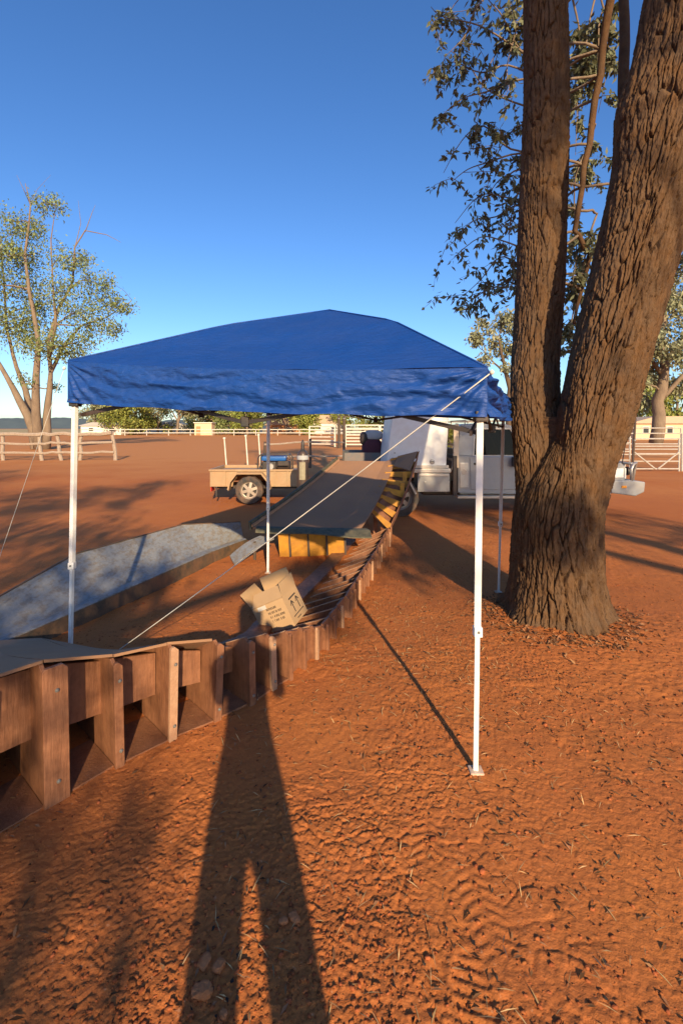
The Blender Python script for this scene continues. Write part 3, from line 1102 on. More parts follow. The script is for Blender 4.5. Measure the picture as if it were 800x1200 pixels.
shade_tree('bushy gum close behind the photographer', (-2.6, -7.0, 0.0),
           [[(Vector((-2.6, -7, -0.1)), .22), (Vector((-2.2, -7, 2.0)), .17), (Vector((-1.2, -7, 3.3)), .12), (Vector((0.4, -7, 4.2)), .08), (Vector((2.4, -7, 4.9)), .05), (Vector((4.2, -7, 5.1)), .03)],
            [(Vector((-2.2, -7, 2.0)), .15), (Vector((-2.5, -7, 4.0)), .1), (Vector((-2.0, -7, 6.0)), .05)]],
           [((-1.0, -7, 3.5), 0.75, 900), ((-0.2, -7, 4.0), 0.8, 1000), ((-1.6, -7, 4.4), 0.9, 1000), ((-0.3, -7.2, 5.0), 0.8, 900), ((0.45, -7, 4.45), 0.42, 420),
            ((-2.4, -7, 5.2), 0.9, 800), ((-1.2, -7, 5.6), 0.8, 800), ((3.6, -7, 5.0), 0.40, 420),
            ((4.2, -7.1, 5.1), 0.40, 380), ((-3.4, -7, 4.2), 0.8, 600), ((-2.8, -7, 3.4), 0.7, 600), ((2.28, -7, 4.45), 0.20, 260), ((2.3, -7, 4.9), 0.22, 300), ((0.35, -7, 3.3), 0.42, 420), ((.82, -7, 3.32), .34, 120), ((.96, -7, 3.0), .28, 70), ((.55, -7, 2.9), .35, 100), ((-0.4, -7, 3.2), 0.5, 520), ((-1.2, -7, 2.9), 0.5, 420), ((-.1, -7, 2.85), .4, 260), ((-1.9, -7, 3.4), .5, 420)], 71)
shade_tree('tall gum behind the photographer on the left', (-7.0, -12.0, 0.0),
           [[(Vector((-7, -12, -0.1)), .3), (Vector((-6.8, -12, 4)), .22), (Vector((-6.2, -12, 8)), .14), (Vector((-6.0, -12, 11)), .05)],
            [(Vector((-6.8, -12, 4)), .18), (Vector((-4.5, -12, 7)), .1), (Vector((-3.4, -12, 9)), .05)]],
           [((-6.2, -12, 9.4), 1.1, 700), ((-4.6, -12, 9.0), 1.0, 600), ((-3.4, -12, 9.6), 0.9, 500), ((-7.6, -12, 8.2), 1.2, 800), ((-5.4, -12, 10.6), 0.9, 500), ((-2.6, -12, 8.6), 0.8, 400),
            ((-8.6, -12, 9.8), 1.2, 700), ((-6.8, -12, 11.4), 0.8, 400), ((-1.3, -12, 9.3), .8, 900), ((.1, -12, 9.9), .7, 800), ((-2.2, -12, 8.3), .7, 700), ((-3.9, -12, 8.0), .7, 700), ((-.3, -12, 8.9), .4, 300)], 72)
shade_tree('tall gum behind the photographer on the right', (8.5, -9.0, 0.0),
           [[(Vector((8.5, -9, -0.1)), .3), (Vector((8.2, -9, 4)), .24), (Vector((7.8, -9, 7)), .14), (Vector((7.6, -9, 10)), .05)],
            [(Vector((8.2, -9, 4)), .18), (Vector((6.6, -9, 6.2)), .1), (Vector((5.6, -9, 7.5)), .05)]],
           [((7.6, -9, 6.8), 1.1, 800), ((6.4, -9, 7.6), 1.0, 700), ((8.8, -9, 7.8), 1.1, 700), ((6.3, -9, 8.4), 0.7, 500), ((7.6, -9, 9.2), 1.0, 600), ((9.8, -9, 6.6), 1.0, 600), ((6.8, -9, 8.6), .8, 900), ((6.3, -9, 7.4), .6, 900), ((7.1, -9, 7.9), .6, 800), ((4.0, -9, 10.1), .9, 1500), ((5.1, -9, 10.4), .9, 1500), ((4.6, -9, 11.2), .8, 900)], 73, leaf=(0.16, 0.07))


# ------------------------------------------------------------------ gazebo
P = [(0.624, 2.184), (-1.80, 3.118), (-0.866, 5.54), (1.57, 4.70)]     # feet: front right, front left, back left, back right
topz = [1.66, 1.775, 1.845, 1.70]
lean = [(0.022, 0.0), (0.035, 0.0), (0.005, 0), (0.05, 0)]
eave = [1.878, 2.045, 2.09, 1.935]
legtop = [Vector((P[i][0] + lean[i][0], P[i][1] + lean[i][1], topz[i] + 0.1)) for i in range(4)]
corner = [Vector((P[i][0] + lean[i][0], P[i][1] + lean[i][1], eave[i])) for i in range(4)]
ctr = sum(corner, Vector()) / 4
for i in range(4):
    o = (corner[i] - ctr)
    o.z = 0
    corner[i] += o.normalized() * 0.045
peak = Vector((-0.10, 3.87, 2.575))
gaz = thing('gazebo', 'blue pop-up gazebo with white legs standing over the ramps', 'gazebo', (ctr.x, ctr.y, G(ctr.x, ctr.y)))
should = [0.45, 0.55, 0.5, 0.5]
shz = [2.27, 2.375, 2.39, 2.32]
hip = []
for i in range(4):
    s = corner[i].lerp(peak, should[i])
    s.z = shz[i]
    hip.append([corner[i], s, peak])


def hip_pt(i, t):
    a, b, c = hip[i]
    t0 = should[i]
    if t < t0:
        return a.lerp(b, t / t0)
    return b.lerp(c, (t - t0) / (1 - t0))


NV, NU = 44, 72
vs, fs = [], []
for i in range(4):
    j = (i + 1) % 4
    b = len(vs)
    for a in range(NV + 1):
        t = a / NV
        A = hip_pt(i, t)
        B = hip_pt(j, t)
        for u in range(NU + 1):
            s = u / NU
            p = A.lerp(B, s)
            e = 4 * s * (1 - s)
            sag = e * (0.055 * (1 - t) * math.sin(math.pi * min(t * 1.2, 1)) + 0.03 * (1 - t))
            w = 0.016 * (float(fbm(np.array(s * 9 + i * 13), np.array(t * 6), 3, 3)) - 0.45) * (1 if 0.02 < s < 0.98 else 0.2)
            pull = 0.010 * math.sin(s * 22 + 6 * t) * max(0, 0.35 - t) * e
            vs.append(p + Vector((0, 0, -sag + w * min(1, 4 * (1 - t)) + pull)))
    for a in range(NV):
        for u in range(NU):
            k0 = b + a * (NU + 1) + u
            fs.append((k0, k0 + 1, k0 + NU + 2, k0 + NU + 1))
mb = MB()
mb.v, mb.f = vs, fs
canopy = mb.build('canopy', 'blue_cloth', gaz, smooth=True)
for i in range(4):
    MB().tube([hip_pt(i, t_ / 12) + Vector((0, 0, 0.003)) for t_ in range(13)], 0.005, 6).build('hip_seam', 'blue_cloth', canopy, smooth=True)
# valance: hangs from the eave, wrinkled, with a hem
for i in range(4):
    j = (i + 1) % 4
    A, B = corner[i], corner[j]
    d = (B - A)
    d.z = 0
    nrm = Vector((d.y, -d.x, 0)).normalized()
    if nrm.dot((A + B) / 2 - ctr) < 0:
        nrm = -nrm
    NH, NL = 40, 300
    S, T = np.meshgrid(np.linspace(0, 1, NL + 1), np.linspace(0, 1, NH + 1))
    e = 4 * S * (1 - S)
    sag = 0.03 * e
    zb = (topz[i] * (1 - S) + topz[j] * S)
    zt = (A.z * (1 - S) + B.z * S) - sag
    zbot = zb - 0.004 - 0.020 * e + 0.010 * (vnoise(S * 11, S * 0, 21 + i) - 0.5)
    Z = zt * (1 - T) + zbot * T
    # creases that run along the valance and fan out from the corners
    ang = T * 5 + 1.2 * (fbm(S * 5, T * 1.5, 31 + i, 3) - 0.45) * 5
    wr = 0.011 * np.sin(ang * 2.4 + S * 7) * sstep(0.0, 0.25, T) + 0.022 * (fbm(S * 13, T * 3.2 + S * 4, 37 + i, 4) - 0.45) * sstep(0, .15, T)
    fan = 0.014 * np.sin(26 * np.arctan2(T + .05, S * 9 + 0.2)) * np.exp(-S * 9) + 0.014 * np.sin(26 * np.arctan2(T + .05, (1 - S) * 9 + 0.2)) * np.exp(-(1 - S) * 9)
    ed = np.minimum(1, np.minimum(S, 1 - S) * 40)
    crs = 0.020 * (np.abs(fbm(S * 20, T * 4 + S * 9, 57 + i, 3) - 0.44) ** 0.7) * sstep(0, .2, T) + 0.010 * np.abs(fbm(S * 46 + T * 9, T * 9 - S * 12, 67 + i, 3) - .44)
    off = (wr + crs + fan * sstep(0, .2, T)) * ed + 0.006 * sstep(0.9, 1.0, T)
    if i == 3:
        off = off * 1.9 + 0.03 * T * e
    Xv = A.x * (1 - S) + B.x * S + nrm.x * off
    Yv = A.y * (1 - S) + B.y * S + nrm.y * off
    V = np.stack([Xv, Yv, Z], -1).reshape(-1, 3) - np.array(root_loc(gaz))
    link_mesh('valance', np_mesh('valance', V, grid_quads(NH + 1, NL + 1)), 'blue_cloth', canopy, smooth=True)
# legs: square outer tube, thinner inner tube, foot plate, top bracket
for i in range(4):
    x, y = P[i]
    g0 = G(x, y)
    foot = Vector((x, y, g0 + 0.012))
    top = legtop[i]
    d = top - foot
    cut = foot + d * 0.37
    m1 = MB().bar(cut, top, 0.030, 0.030, up=(P[1][0] - P[0][0], P[1][1] - P[0][1], 0))
    leg = m1.build('leg', 'white_paint', gaz, bevel=0.003)
    MB().bar(foot, cut + d * 0.02, 0.022, 0.022, up=(P[1][0] - P[0][0], P[1][1] - P[0][1], 0)).build('inner_tube', 'white_paint', leg, bevel=0.002)
    MB().cbox((x - 0.032, y - 0.03, g0 - 0.004), (x + 0.032, y + 0.03, g0 + 0.014), 0.006).build('foot_plate', 'dusty_foot', leg)
    MB().cbox((cut.x - 0.019, cut.y - 0.019, cut.z - 0.025), (cut.x + 0.019, cut.y + 0.019, cut.z + 0.02), 0.004).build('leg_collar', 'white_paint', leg)
    MB().lathe([(0.001, -0.004), (0.006, -0.004), (0.006, 0.004), (0.001, 0.004)], (cut.x, cut.y - 0.021, cut.z), 'y', 8).build('push_button', 'steel_peg', leg)
    MB().cbox((top.x - 0.03, top.y - 0.03, top.z - 0.13), (top.x + 0.03, top.y + 0.03, top.z - 0.08), 0.006).build('leg_bracket', 'black_plastic', leg)
# scissor bars on each side, two crosses a side
for i in range(4):
    j = (i + 1) % 4
    A = legtop[i] - Vector((0, 0, 0.0))
    B = legtop[j] - Vector((0, 0, 0.0))
    inw = (ctr - (A + B) / 2)
    inw.z = 0
    inw = inw.normalized() * 0.03
    for h in range(2):
        a = A.lerp(B, h / 2) + inw
        b = A.lerp(B, (h + 1) / 2) + inw
        lo, hi_ = -0.185, 0.06
        MB().bar(a + Vector((0, 0, lo if h else hi_)), b + Vector((0, 0, hi_ if h else lo)), 0.012, 0.022).build('scissor_bar', 'black_steel', gaz)
        MB().bar(a + Vector((0, 0, hi_ if h else lo)) + inw * 0.5, b + Vector((0, 0, lo if h else hi_)) + inw * 0.5, 0.012, 0.022).build('scissor_bar', 'black_steel', gaz)
    mcen = A.lerp(B, 0.5) + inw
    MB().cbox((mcen.x - 0.022, mcen.y - 0.022, mcen.z - 0.21), (mcen.x + 0.022, mcen.y + 0.022, mcen.z - 0.15), 0.006).build('scissor_joint', 'black_plastic', gaz)
for i in range(4):
    MB().bar(legtop[i] + Vector((0, 0, 0.06)), peak - Vector((0, 0, 0.42)), 0.014, 0.02).build('roof_strut', 'black_steel', gaz)
    MB().bar(legtop[i] + Vector((0, 0, 0.10)), hip[i][1] - Vector((0, 0, 0.03)), 0.014, 0.014).build('roof_pole', 'black_steel', gaz)
MB().tube([peak - Vector((0, 0, 0.5)), peak - Vector((0, 0, 0.03))], 0.02, 10).build('centre_post', 'black_steel', gaz)


# guy ropes
def rope(label, a, b, r, sag, name='guy_rope', knot=True):
    a = Vector(a)
    b = Vector(b)
    pts = [a.lerp(b, i / 24) - Vector((0, 0, sag * 4 * (i / 24) * (1 - i / 24))) for i in range(25)]
    rt = thing(name, label, 'rope', tuple(b))
    MB().tube(pts, r, 6).build('cord', 'rope', rt, smooth=True)
    MB().tube([b + Vector((0.02, 0, 0.03)), b + Vector((-0.03, 0, -0.16))], [0.008, 0.004], 8).build('peg', 'steel_peg', rt)
    if knot:
        MB().lathe([(0.002, -0.012), (0.010, -0.006), (0.011, 0.004), (0.002, 0.012)], a, 'z', 10).build('knot', 'rope', rt, smooth=True)


rope('thick white guy rope running from the canopy front right corner down to the left', corner[0] + Vector((0.012, -0.03, -0.025)), (-1.67, 3.165, G(-1.67, 3.165)), 0.0029, 0.015)
bL = W(-40, 765, 1.6 * F_PX / (765 - HOR))
rope('thin guy line slanting from the canopy front left corner to the ground', corner[1] + Vector((-0.01, -0.02, -0.05)), (bL.x, bL.y, G(bL.x, bL.y)), 0.0018, 0.0)


# ------------------------------------------------------------------ curved ramp frame with ribs
st = [(-1.83, 1.24, .63, 1.5, .32), (-1.64, 1.49, .63, 1.5, .32), (-1.44, 1.73, .625, 1.5, .31),
      (-1.256, 1.986, .612, 1.35, .30), (-1.075, 2.225, .52, 1.12, .27), (-.883, 2.404, .49, .95, .15), (-.693, 2.558, .44, .66, .15),
      (-.54, 2.715, .39, .60, .13), (-.425, 2.865, .355, .55, .11), (-.335, 2.99, .318, .52, .09), (-.258, 3.12, .278, .50, .07), (-.18, 3.26, .232, .48, .05),
      (-.108, 3.41, .20, .48, .04)]
# straight run beyond: evenly spaced ribs
runp = [(-.108, 3.41), (.035, 3.95), (.19, 4.60), (.41, 5.55), (.60, 6.35), (.745, 7.02)]
acc = [0]
for a, b in zip(runp, runp[1:]):
    acc.append(acc[-1] + math.dist(a, b))
s = 0.2
while s < acc[-1] + 0.01:
    x = float(np.interp(s, acc, [p[0] for p in runp]))
    y = float(np.interp(s, acc, [p[1] for p in runp]))
    st.append((x, y, 0.20 + 0.05 * s / acc[-1], .50, .010))
    s += 0.235 + 0.02 * (s / acc[-1])
nst = len(st)
frame_ = thing('curved_ramp_frame', 'brown plywood ramp frame of close-set ribs curving from bottom left into the distance', 'ramp', (-0.4, 3.0, G(-0.4, 3.0)))


def stn(i):
    x, y, H, Wd, zi = st[i]
    a = st[max(i - 2, 0)]
    b = st[min(i + 2, nst - 1)]
    t = Vector((b[0] - a[0], b[1] - a[1], 0)).normalized()
    nrm = Vector((-t.y, t.x, 0))
    g0 = G(x, y) - 0.012
    return Vector((x, y, g0)), t, nrm, H, Wd, zi


for i in range(nst):
    o, t, nrm, H, Wd, zi = stn(i)
    rg = random.Random(i)
    near = i < 8
    far = i > 11
    tilt = t * rg.uniform(-0.022, 0.028)
    th = 0.018
    up = Vector((0, 0, 1))
    tipo = nrm * (rg.uniform(-0.01, 0.01))
    o = o + tipo
    dz = rg.uniform(-0.008, 0.012)
    Hk = H
    if i > 11:
        H = H - 0.03
    poly = [o + nrm * 0.004, o + nrm * 0.004 + up * (H - 0.02 + dz) + tilt, o + nrm * 0.035 + up * (H + dz) + tilt, o + nrm * Wd + up * zi, o + nrm * Wd]
    rib = MB().prism(poly, t * th).build('rib', 'form_ply', frame_, bevel=0.002)
    if i >= 7:
        pa = o + nrm * 0.05 + up * (H + dz + 0.0015 - (H - zi) * (0.05 - .035) / (Wd - .035)) + tilt + t * th * 0.5
        pb = o + nrm * (Wd - 0.01) + up * (zi + 0.003) + t * th * 0.5
        MB().bar(pa, pb, th + 0.004, 0.005).build('rib_cap', 'ply_edge', rib)
    H = Hk
    # edge batten fixed to the outer end of the rib
    fw = 0.10 if i == 3 else (0.042 if i < 9 else 0.024)
    b0 = o - t * 0.004
    H2 = H + dz - 0.006
    poly = [b0 - nrm * 0.02, b0 - nrm * 0.02 + t * fw, b0 - nrm * 0.02 + t * fw + up * (H2 - 0.02) + tilt, b0 - nrm * 0.02 + t * (fw - 0.02) + up * H2 + tilt,
            b0 - nrm * 0.02 + t * 0.01 + up * H2 + tilt, b0 - nrm * 0.02 + up * (H2 - 0.012) + tilt]
    MB().prism(poly, nrm * 0.021).build('rib_batten', 'ply_edge' if i % 3 == 2 else 'form_ply', rib, bevel=0.002)
    if 1 < i < 9:
        for zk in (0.18, 0.82):
            MB().lathe([(0.001, -0.006), (0.007, -0.005), (0.009, 0.0), (0.009, 0.004)], o - nrm * 0.021 + t * (fw * 0.5) + up * (H * zk) + tilt * zk, 'y', 8).build('bolt', 'steel_peg', rib)
    if i == nst - 1:
        continue
    o2, t2, n2, Hb, Wb, zb = stn(i + 1)
    # web panel between this rib and the next
    if i < 9:
        u, z0k, z1k = 0.15, 0.40, 0.90
    else:
        u, z0k, z1k = 0.035, 0.0, 1.0
    ua, ub = u, u
    a0 = o + t * (th + 0.003) + nrm * ua
    b0 = o2 - t2 * 0.003 + n2 * ub
    ha = H + (zi - H) * (ua / Wd) if i < 9 else H + .01
    hb = Hb + (zb - Hb) * (ub / Wb) if i < 9 else Hb + .01
    poly = [a0 + up * (H * z0k), b0 + up * (Hb * z0k), b0 + up * (hb - 0.02), a0 + up * (ha - 0.02)]
    MB().prism(poly, nrm * 0.015).build('web_panel', 'form_ply', frame_)
    if i < 9:
        # bottom sill of the bay
        poly = [o + t * (th + 0.003) + up * 0.002, o2 - t2 * 0.003 + up * 0.002, o2 - t2 * 0.003 + n2 * 0.28 + up * 0.002, o + t * (th + 0.003) + nrm * 0.28 + up * 0.002]
        MB().prism(poly, up * 0.022).build('bay_sill', 'form_ply', frame_)
    if i < 6:
        # deck sheet laid over the ribs
        c0 = o + t * 0.009 + nrm * 0.03 + up * (H + 0.004)
        c1 = o2 + t2 * 0.004 + n2 * 0.03 + up * (Hb + 0.004)
        wa = min(Wd, 1.5)
        wb = min(Wb, 1.5)
        c2 = o2 + t2 * 0.004 + n2 * wb + up * (zb + 0.006)
        c3 = o + t * 0.009 + nrm * wa + up * (zi + 0.006)
        NS = 6
        vsd, fsd = [], []
        for lay in (0, 1):
            for aa in range(NS + 1):
                f = aa / NS
                dip = -0.02 * math.sin(math.pi * f)
                vsd.append(c0.lerp(c3, f) + up * (dip + lay * 0.014))
                vsd.append(c1.lerp(c2, f) + up * (dip + lay * 0.014))
        nn = (NS + 1) * 2
        for aa in range(NS):
            k0 = aa * 2
            fsd.append((k0, k0 + 2, k0 + 3, k0 + 1))
            fsd.append((nn + k0, nn + k0 + 1, nn + k0 + 3, nn + k0 + 2))
            fsd.append((k0, nn + k0, nn + k0 + 2, k0 + 2))
            fsd.append((k0 + 1, k0 + 3, nn + k0 + 3, nn + k0 + 1))
        fsd.append((0, 1, nn + 1, nn))
        fsd.append((nn - 2, 2 * nn - 2, 2 * nn - 1, nn - 1))
        mbd = MB()
        mbd.v, mbd.f = vsd, fsd
        mbd.build('deck_sheet', 'deck_ply', frame_)
    if i >= 8:
        # flat base strip along the inner ends
        w0, w1 = (0.02, 0.19)
        p0 = o + nrm * (Wd + w0) + up * 0.022
        p1 = o2 + n2 * (Wb + w0) + up * 0.022
        p2 = o2 + n2 * (Wb + w1) + up * 0.022
        p3 = o + nrm * (Wd + w1) + up * 0.022
        MB().prism([p0, p1, p2, p3], up * 0.03).build('base_strip', 'form_ply', frame_)

# ------------------------------------------------------------------ rising ramp with yellow ribs
ramp = thing('rising_ramp', 'brown plywood ramp with yellow ribs climbing towards the white canopy box', 'ramp', (0.1, 7.0, G(0.1, 7.0)))
A_ = Vector((-1.16, 6.16, 0.30))
B_ = Vector((0.24, 6.28, 0.24))
C_ = Vector((-0.03, 8.7, 1.0))
D_ = Vector((1.02, 8.7, 0.99))
NS, NT = 14, 10
vsd, fsd = [], []
for lay in (0, 1):
    for a in range(NS + 1):
        v_ = a / NS
        L_ = A_.lerp(C_, v_)
        R_ = B_.lerp(D_, v_)
        for b in range(NT + 1):
            u_ = b / NT
            p = L_.lerp(R_, u_)
            dip = -0.10 * math.sin(math.pi * v_) * (0.4 + 0.6 * u_) + 0.16 * max(0, u_ - 0.8) / 0.2 * 0.4 * v_
            vsd.append(p + Vector((0, 0, dip - 0.022 * lay)))
n1 = NT + 1
tot = n1 * (NS + 1)
for a in range(NS):
    for b in range(NT):
        k0 = a * n1 + b
        fsd.append((k0, k0 + 1, k0 + n1 + 1, k0 + n1))
        fsd.append((tot + k0, tot + k0 + n1, tot + k0 + n1 + 1, tot + k0 + 1))
for b in range(NT):
    fsd.append((b, tot + b, tot + b + 1, b + 1))
    k0 = NS * n1 + b
    fsd.append((k0, k0 + 1, tot + k0 + 1, tot + k0))
for a in range(NS):
    k0 = a * n1
    fsd.append((k0, k0 + n1, tot + k0 + n1, tot + k0))
    k0 += NT
    fsd.append((k0, tot + k0, tot + k0 + n1, k0 + n1))
mb = MB()
mb.v, mb.f = vsd, fsd
mb.build('deck', 'deck_ply', ramp)
up = Vector((0, 0, 1))
deckpt = lambda u_, v_: A_.lerp(C_, v_).lerp(B_.lerp(D_, v_), u_) + up * (-0.10 * math.sin(math.pi * v_) * (0.4 + 0.6 * u_) + 0.16 * max(0, u_ - 0.8) / 0.2 * 0.4 * v_)
# left edge: dark rail with a yellow strip inside
prev = None
rl_, ys_ = MB(), MB()
for a in range(9):
    p = deckpt(0, a / 8)
    if prev is not None:
        rl_.bar(prev + Vector((-0.045, 0, 0.02)), p + Vector((-0.045, 0, 0.02)), 0.03, 0.11)
        ys_.bar(prev + Vector((-0.012, 0, 0.02)), p + Vector((-0.012, 0, 0.02)), 0.014, 0.04)
    prev = p
rl_.build('edge_rail', 'green_lip', ramp)
ys_.build('edge_strip', 'ply_edge', ramp)
# front lip of grey-green rubber hanging over the yellow ribs
fl = deckpt(0.0, 0) + Vector((0.05, 0, 0))
fr = deckpt(1, 0) + Vector((0.10, 0.02, 0))
lipv = []
for a in range(13):
    t = a / 12
    p = fl.lerp(fr, t)
    w_ = 0.10 + 0.17 * sstep(0.1, 0.9, t)
    lipv += [p + Vector((0, 0.05, 0.008)), p + Vector((0.04 * t, -0.05, 0.006)), p + Vector((0.05 * t, -w_, -0.035 - 0.01 * math.sin(t * 9)))]
mb = MB()
mb.v = [Vector(p) for p in lipv] + [Vector(p) - up * 0.012 for p in lipv]
for a in range(12):
    for b in range(2):
        k0 = a * 3 + b
        mb.f.append((k0, k0 + 1, k0 + 4, k0 + 3))
        mb.f.append((39 + k0, 39 + k0 + 3, 39 + k0 + 4, 39 + k0 + 1))
    mb.f.append((a * 3 + 2, 39 + a * 3 + 2, 39 + a * 3 + 5, a * 3 + 5))
mb.build('front_lip', 'green_lip', ramp)
# yellow ribs under the front edge with dark stiffeners between
for a in range(4):
    t0 = 0.13 + a * 0.168
    t1 = t0 + 0.152
    p0 = fl.lerp(fr, t0) + Vector((0, -0.02, 0))
    p1 = fl.lerp(fr, t1) + Vector((0, -0.02, 0))
    if a == 0:
        p0 = fl.lerp(fr, t0 + 0.06) + Vector((0, -0.02, 0))
    g0, g1 = G(p0.x, p0.y), G(p1.x, p1.y)
    poly = [Vector((p0.x + 0.02, p0.y + 0.05, g0 - 0.01)), Vector((p1.x + 0.01, p1.y + 0.05, g1 - 0.01)), Vector((p1.x, p1.y, p1.z - 0.05)), Vector((p0.x, p0.y, p0.z - 0.05))]
    MB().prism(poly, Vector((0, 0.03, 0))).build('front_panel', 'yellow_rib', ramp)
    q = fl.lerp(fr, t1 + 0.010) + Vector((0, -0.03, 0))
    MB().bar((q.x + 0.012, q.y + 0.05, G(q.x, q.y) - 0.01), (q.x, q.y, q.z - 0.045), 0.022, 0.03).build('stiffener', 'rubber_flap', ramp)
# outer edge: rises like a curled blade; ribs between the deck and that edge
E = [Vector((.745, 7.02, 0.17)), Vector((0.93, 7.42, 0.40)), Vector((1.09, 7.8, 0.63)), Vector((1.25, 8.2, 0.89)), Vector((1.42, 8.62, 1.17))]


def ept(t):
    t = t * (len(E) - 1)
    i = min(int(t), len(E) - 2)
    return E[i].lerp(E[i + 1], t - i)


nr = 7
for a in range(nr + 1):
    t = a / nr
    e = ept(t)
    v_ = 0.34 + 0.64 * t
    d = deckpt(1, v_) + Vector((-0.10, 0, 0.006))
    inn = Vector((d.x, d.y, d.z))
    dirv = (e - inn)
    g0 = G(e.x - 0.3, e.y)
    depth = 0.05 + 0.03 * t
    poly = [inn, e, e - up * (0.10 + 0.02 * t) - Vector((0.03, 0, 0)), inn - up * depth]
    MB().prism(poly, Vector((-0.005, 0.026, 0))).build('rib', 'yellow_rib', ramp)
sk, sk2 = MB(), MB()
for a in range(12):
    e0, e1 = ept(a / 12), ept((a + 1) / 12)
    w0, w1 = 0.17 + 0.07 * a / 12, 0.17 + 0.07 * (a + 1) / 12
    o0, o1 = Vector((0.012, 0, 0.02)), Vector((0.012, 0, 0.02))
    sk.prism([e0 + o0, e1 + o1, e1 + o1 - up * w1 - Vector((0.05, 0, 0)), e0 + o0 - up * w0 - Vector((0.05, 0, 0))], Vector((-0.012, 0, 0)))
sk.build('outer_skirt', 'form_ply', ramp)
MB().prism([deckpt(1, 0.36) + Vector((-.1, 0, -.10)), deckpt(1, 0.97) + Vector((-.1, 0, -.12)), ept(.98) - up * .24 - Vector((.06, 0, 0)), ept(.04) - up * .17 - Vector((.05, 0, 0))], up * -0.012).build('rib_floor', 'form_ply', ramp)
# back corner sheet and blocks standing up near the top
MB().prism([ept(0.72) + Vector((-0.04, 0, 0.0)), ept(1.0) + Vector((-0.02, 0, 0)), deckpt(1, 1.0) + Vector((0.02, 0, 0.02)), deckpt(1, 0.86) + Vector((0.02, 0, 0.03))], up * 0.012).build('corner_sheet', 'deck_ply', ramp)
for (t, w) in ((0.46, 0.06), (0.62, 0.06)):
    e = ept(t) + Vector((-0.09 if t > .5 else -.06, 0, -0.02))
    MB().cbox((e.x - 0.04, e.y - 0.015, e.z - 0.10), (e.x + 0.03, e.y + 0.02, e.z + 0.13), 0.004).build('upright_block', 'yellow_rib', ramp)
# supports under the raised end
for (u_, v_) in ((0.06, 0.55), (0.06, 0.95), (0.9, 0.55), (0.9, 0.95), (0.5, 0.95)):
    p = deckpt(u_, v_)
    MB().bar((p.x, p.y, G(p.x, p.y) - 0.02), (p.x, p.y, p.z - 0.025), 0.07, 0.07).build('support_post', 'form_ply', ramp)
for v_ in (0.55, 0.95):
    MB().bar(deckpt(0.02, v_) - up * 0.06 + Vector((0, 0.08, 0)), deckpt(0.92, v_) - up * 0.06 + Vector((0, 0.08, 0)), 0.05, 0.09).build('cross_beam', 'form_ply', ramp)

# ------------------------------------------------------------------ grey chute lying on the ground at left
chute = thing('worn_chute', 'worn grey-blue metal chute section lying on red dirt behind the front left leg', 'ramp section', (-2.1, 5.0, G(-2.1, 5.0)))
ks = [  # front edge, fold, back edge
    ((-2.72, 2.3, 0.12), (-2.80, 2.3, 0.125), (-2.98, 2.32, 0.22)),
    ((-2.37, 3.25, 0.13), (-2.45, 3.28, 0.135), (-2.60, 3.50, 0.34)),
    ((-2.10, 4.30, 0.14), (-2.20, 4.33, 0.145), (-2.55, 4.50, 0.46)),
    ((-1.64, 5.95, 0.15), (-1.74, 5.98, 0.155), (-2.04, 6.02, 0.46)),
    ((-1.36, 6.72, 0.12), (-1.40, 6.74, 0.13), (-1.46, 6.80, 0.34))]
NCR = 10
rowsC = []
for f_, m_, b_ in ks:
    f_, m_, b_ = Vector(f_), Vector(m_), Vector(b_)
    for q in (f_, m_, b_):
        q.z += G(q.x, q.y)
    r_ = [f_.lerp(m_, i / 3) for i in range(3)]
    for i in range(NCR + 1):
        t = i / NCR
        p = m_.lerp(b_, t)
        p.z = m_.z + (b_.z - m_.z) * (0.85 * t + 0.15 * t * t)
        r_.append(p)
    rowsC.append(r_)
dense = []
for a, b in zip(rowsC, rowsC[1:]):
    for k_ in range(6):
        dense.append([p.lerp(q_, k_ / 6) for p, q_ in zip(a, b)])
dense.append(rowsC[-1])
nc = len(dense[0])
mb = MB()
for i, r_ in enumerate(dense):
    for j, p in enumerate(r_):
        d = 0.005 * (float(vnoise(np.array(i * 0.8), np.array(j * 0.9), 5)) - 0.5)
        mb.v.append(p + Vector((0, 0, d)))
nn = len(mb.v)
for p in list(mb.v):
    mb.v.append(p - up * 0.012)
for i in range(len(dense) - 1):
    for j in range(nc - 1):
        k0 = i * nc + j
        mb.f.append((k0, k0 + nc, k0 + nc + 1, k0 + 1))
        mb.f.append((nn + k0, nn + k0 + 1, nn + k0 + nc + 1, nn + k0 + nc))
    for j in (0, nc - 1):
        k0 = i * nc + j
        mb.f.append((k0, nn + k0, nn + k0 + nc, k0 + nc))
mb.build('chute_panel', 'peeling_paint', chute, smooth=False)
